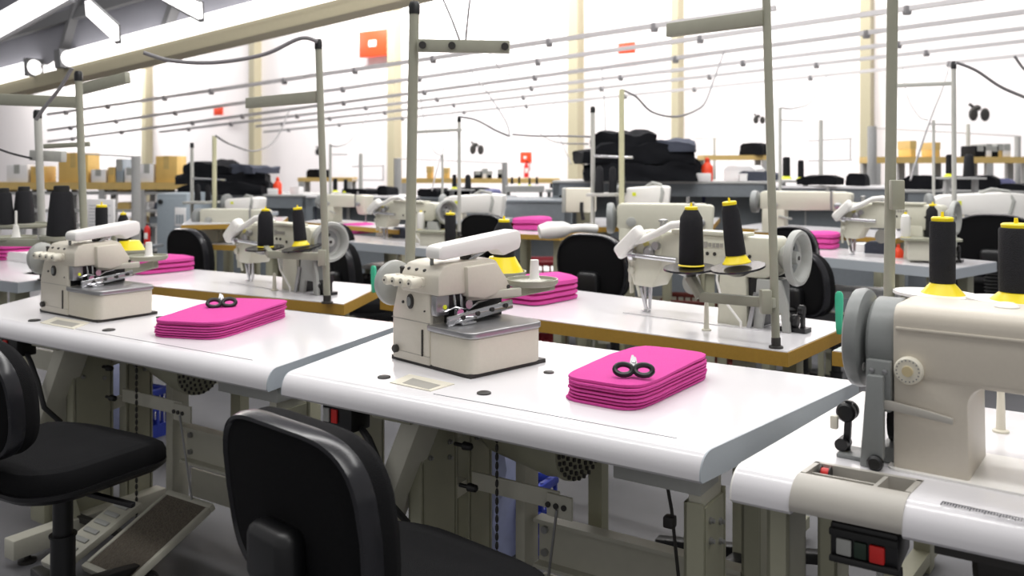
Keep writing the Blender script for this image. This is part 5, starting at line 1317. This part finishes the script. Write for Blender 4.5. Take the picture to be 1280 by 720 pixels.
# ------------------------------------------------------------------ far cones
far = [(983, 224, 7.0, 28, 'small', 1, 'taller small black cone with lime base behind the right tall pole'), (1001, 225, 7.0, 25, 'small', .9, 'shorter small black cone with lime base behind the right tall pole'), (1187, 221, 6.2, 28, 'small', .95, 'slim black cone with yellow base left of the right white pole'), (1211, 220, 6.2, 28, 'dark', 1.35, 'fat black cone right of the right white pole'),
 (419, 240, 7.9, 17, 'small', 1, 'taller small black cone with lime base right of the left tall pole'), (432, 241, 7.9, 17, 'small', .9, 'shorter small black cone with lime base right of the left tall pole'), (568, 236, 7.6, 18, 'small', .9, 'slim black cone with yellow base left of the small white pole'), (585, 235, 7.6, 17, 'dark', 1.4, 'fat black cone right of the small white pole'),
 (640, 230, 8.2, 9, 'dark', 1.2, 'first of a row of tiny black cones left of the wall extinguisher'), (649, 231, 8.2, 10, 'small', .8, 'second of a row of tiny black cones, under the wall extinguisher'), (662, 232, 8.2, 10, 'small', .8, 'third of a row of tiny black cones, right of the wall extinguisher'), (671, 230, 8.2, 9, 'dark', 1.1, 'fourth of a row of tiny black cones'),
 (689, 235, 7.6, 6, 'dark', 1.8, 'squat black cone, first above the beige control box row'), (697, 235, 7.6, 6, 'dark', 1.8, 'squat black cone, second above the beige control box row'), (705, 235, 7.6, 7, 'dark', 1.2, 'squat black cone, third above the beige control box row'), (713, 235, 7.6, 7, 'dark', 1.8, 'squat black cone, fourth above the beige control box row')]
for u, v, d, h, kd, w_, lab in far: put_cone(kd, u, v, d, h, lab, w_)
# little racks carrying the far cones
def conerack(u0, u1, v, d, label, hpx=6):
    k = d/F; a, b = at(u0, v, d), at(u1, v, d)
    t = thing('cone_rack', label, 'rack', ((a.x+b.x)/2, d, 0)); w_ = b.x-a.x
    MB().box(-w_/2, w_/2, -.1, .1, a.z-hpx*k, a.z-.002).build('rack_board', 'count', t)
    for sx in (-1, 1): MB().box(sx*(w_/2-.03)-.015, sx*(w_/2-.03)+.015, -.02, .02, 0, a.z-hpx*k).build('upright', 'count', t)
conerack(974, 1012, 225, 7.0, 'pale rack under the two small cones behind the right tall pole', 3)
conerack(1178, 1224, 221, 6.2, 'pale rack under the two cones by the right white pole', 3)
conerack(412, 440, 241, 7.9, 'pale rack under the two small cones by the left tall pole', 2)
conerack(560, 594, 236, 7.6, 'pale rack under the two cones by the small white pole', 2)
conerack(632, 680, 232, 8.2, 'pale rack under the row of tiny cones', 8)
conerack(682, 722, 236, 7.6, 'pale rack under the row of squat cones', 4)

# ------------------------------------------------------------------ grey cabinet, extinguishers, white board
d = 7.6; k = d/F; p = at(214, 242, d)
t = thing('metal_cabinet', 'blue-grey metal cabinet left of the left black fabric pile', 'cabinet', (p.x, d+.2, 0), R(-6))
MB().box(-.11, .16, -.2, .3, 0, p.z, .008).build('body', 'cab', t)
MB().box(-.10, .15, -.206, -.2, .1, p.z-.04, .003).build('door', 'cab', t)
MB().lathe([(.02, 0), (.02, -.015), (.005, -.018)], 14, (-.07, -.206, p.z-.07), 'y').build('door_lock', 'black', t)
sg = MB().box(.06, .16, -.213, -.2065, p.z-.28, p.z-.12, .002).build('notice', 'paper', t)
m = MB()
for i in range(3): m.box(.07+.025*i, .09+.025*i, -.215, -.2125, p.z-.26, p.z-.18)
m.build('notice_print', 'cab', sg)
def exting(label, p, s, stand_on_floor=True):
    t = thing('fire_extinguisher', label, 'fire extinguisher', p, 0, None, s)
    MB().lathe([(.06, 0), (.07, .01), (.07, .36), (.05, .42), (.02, .44), (.02, .46)], 20).build('cylinder', 'red', t)
    MB().box(-.03, .05, -.02, .02, .46, .49, .006).build('valve', 'black', t)
    MB().tube([(.05, -.01, .475), (.10, -.02, .42), (.10, -.02, .2)], .012, 8).build('hose', 'black', t)
    MB().box(-.04, .04, -.074, -.066, .14, .28, .003).build('label_plate', 'white', t)
exting('red fire extinguisher on a stand right of the further overlocker lid', (at(184, 0, 6.6).x, 6.6, at(184, 306, 6.6).z), .45*.72)
pz = at(184, 306, 6.6)
t = thing('floor_stand', 'small grey stand carrying the red extinguisher behind the further overlocker', 'stand', (pz.x, pz.y, 0)); MB().box(-.09, .09, -.09, .09, pz.z-.02, pz.z).build('stand_plate', 'countd', t); MB().cyl((0, 0, 0), (0, 0, pz.z-.02), .025).build('stand_post', 'countd', t)
dw = rowd(657, WD)-.3; exting('red fire extinguisher hung on the wall under the small orange notice', at(658, 222, dw), .55)
p = at(127, 283, 6.2)
t = thing('notice_board', 'white printed sheet board standing behind the further overlocker lid', 'board', (p.x, p.y, 0), R(-10))
MB().box(-.11, .10, -.012, .012, p.z-.05, at(0, 249, 6.2).z, .003).build('board', 'paper', t)
m = MB()
for i in range(7): m.box(-.09, .08-.02*(i % 3), -.0135, -.0125, p.z+.008+.023*i, p.z+.0115+.023*i)
m.build('printed_lines', 'cab', t)
for sx in (-.09, .08): MB().box(sx-.012, sx+.012, .012, .03, 0, p.z).build('leg', 'frame', t)

# hanging white bundle on far left table and dark cloth under it
cloth('white crumpled cloth on the far left table under the big cones', (G(30, 330).x, G(30, 330).y+.15, TZ), .35, .2, .05, 61, 'paper')

# ------------------------------------------------------------------ camera, light
cam = bpy.data.cameras.new('camera'); co = bpy.data.objects.new('camera', cam); COL.objects.link(co)
co.location = (0, 0, H); co.rotation_euler = (R(90), 0, 0)
cam.sensor_fit = 'HORIZONTAL'; cam.sensor_width = 36; cam.lens = 36*F/1280
cam.shift_x = 0; cam.shift_y = -(360-HZ)/1280
cam.clip_start = .05; cam.clip_end = 200
cam.dof.use_dof = True; cam.dof.focus_distance = 2.1; cam.dof.aperture_fstop = 3.9
SC.camera = co
w = bpy.data.worlds.new('hall light'); SC.world = w; w.use_nodes = True
bg = w.node_tree.nodes['Background']; bg.inputs[0].default_value = (1.0, .985, .98, 1); bg.inputs[1].default_value = .40
def area(loc, sx, sy, power, rot=(0, 0, 0)):
    l = bpy.data.lights.new('unseen_hall_light', 'AREA'); l.shape = 'RECTANGLE'; l.size = sx; l.size_y = sy; l.energy = power; l.color = (1, .985, .965)
    o = bpy.data.objects.new('unseen_hall_light', l); COL.objects.link(o); o.location = loc; o.rotation_euler = rot
for y, e in ((1.2, 118), (3.6, 136), (6.2, 160), (9.0, 170)):
    area((-.74*0+.1, y, 4.4), 8, .5, e, (0, 0, ROW))
# added unseen area lights, not lamps of the hall, to brighten the back wall
for u, e in ((60, 900), (420, 560), (800, 300), (1180, 150)):
    d = rowd(u, WD)-3.2
    area(((u-640)/F*d, d, 5.6), 5, .8, e, (R(55), 0, ROW))
SC.view_settings.view_transform = 'Standard'; SC.view_settings.look = 'None'
SC.view_settings.exposure = .0; SC.view_settings.gamma = 1.0; SC.view_settings.use_curve_mapping = False
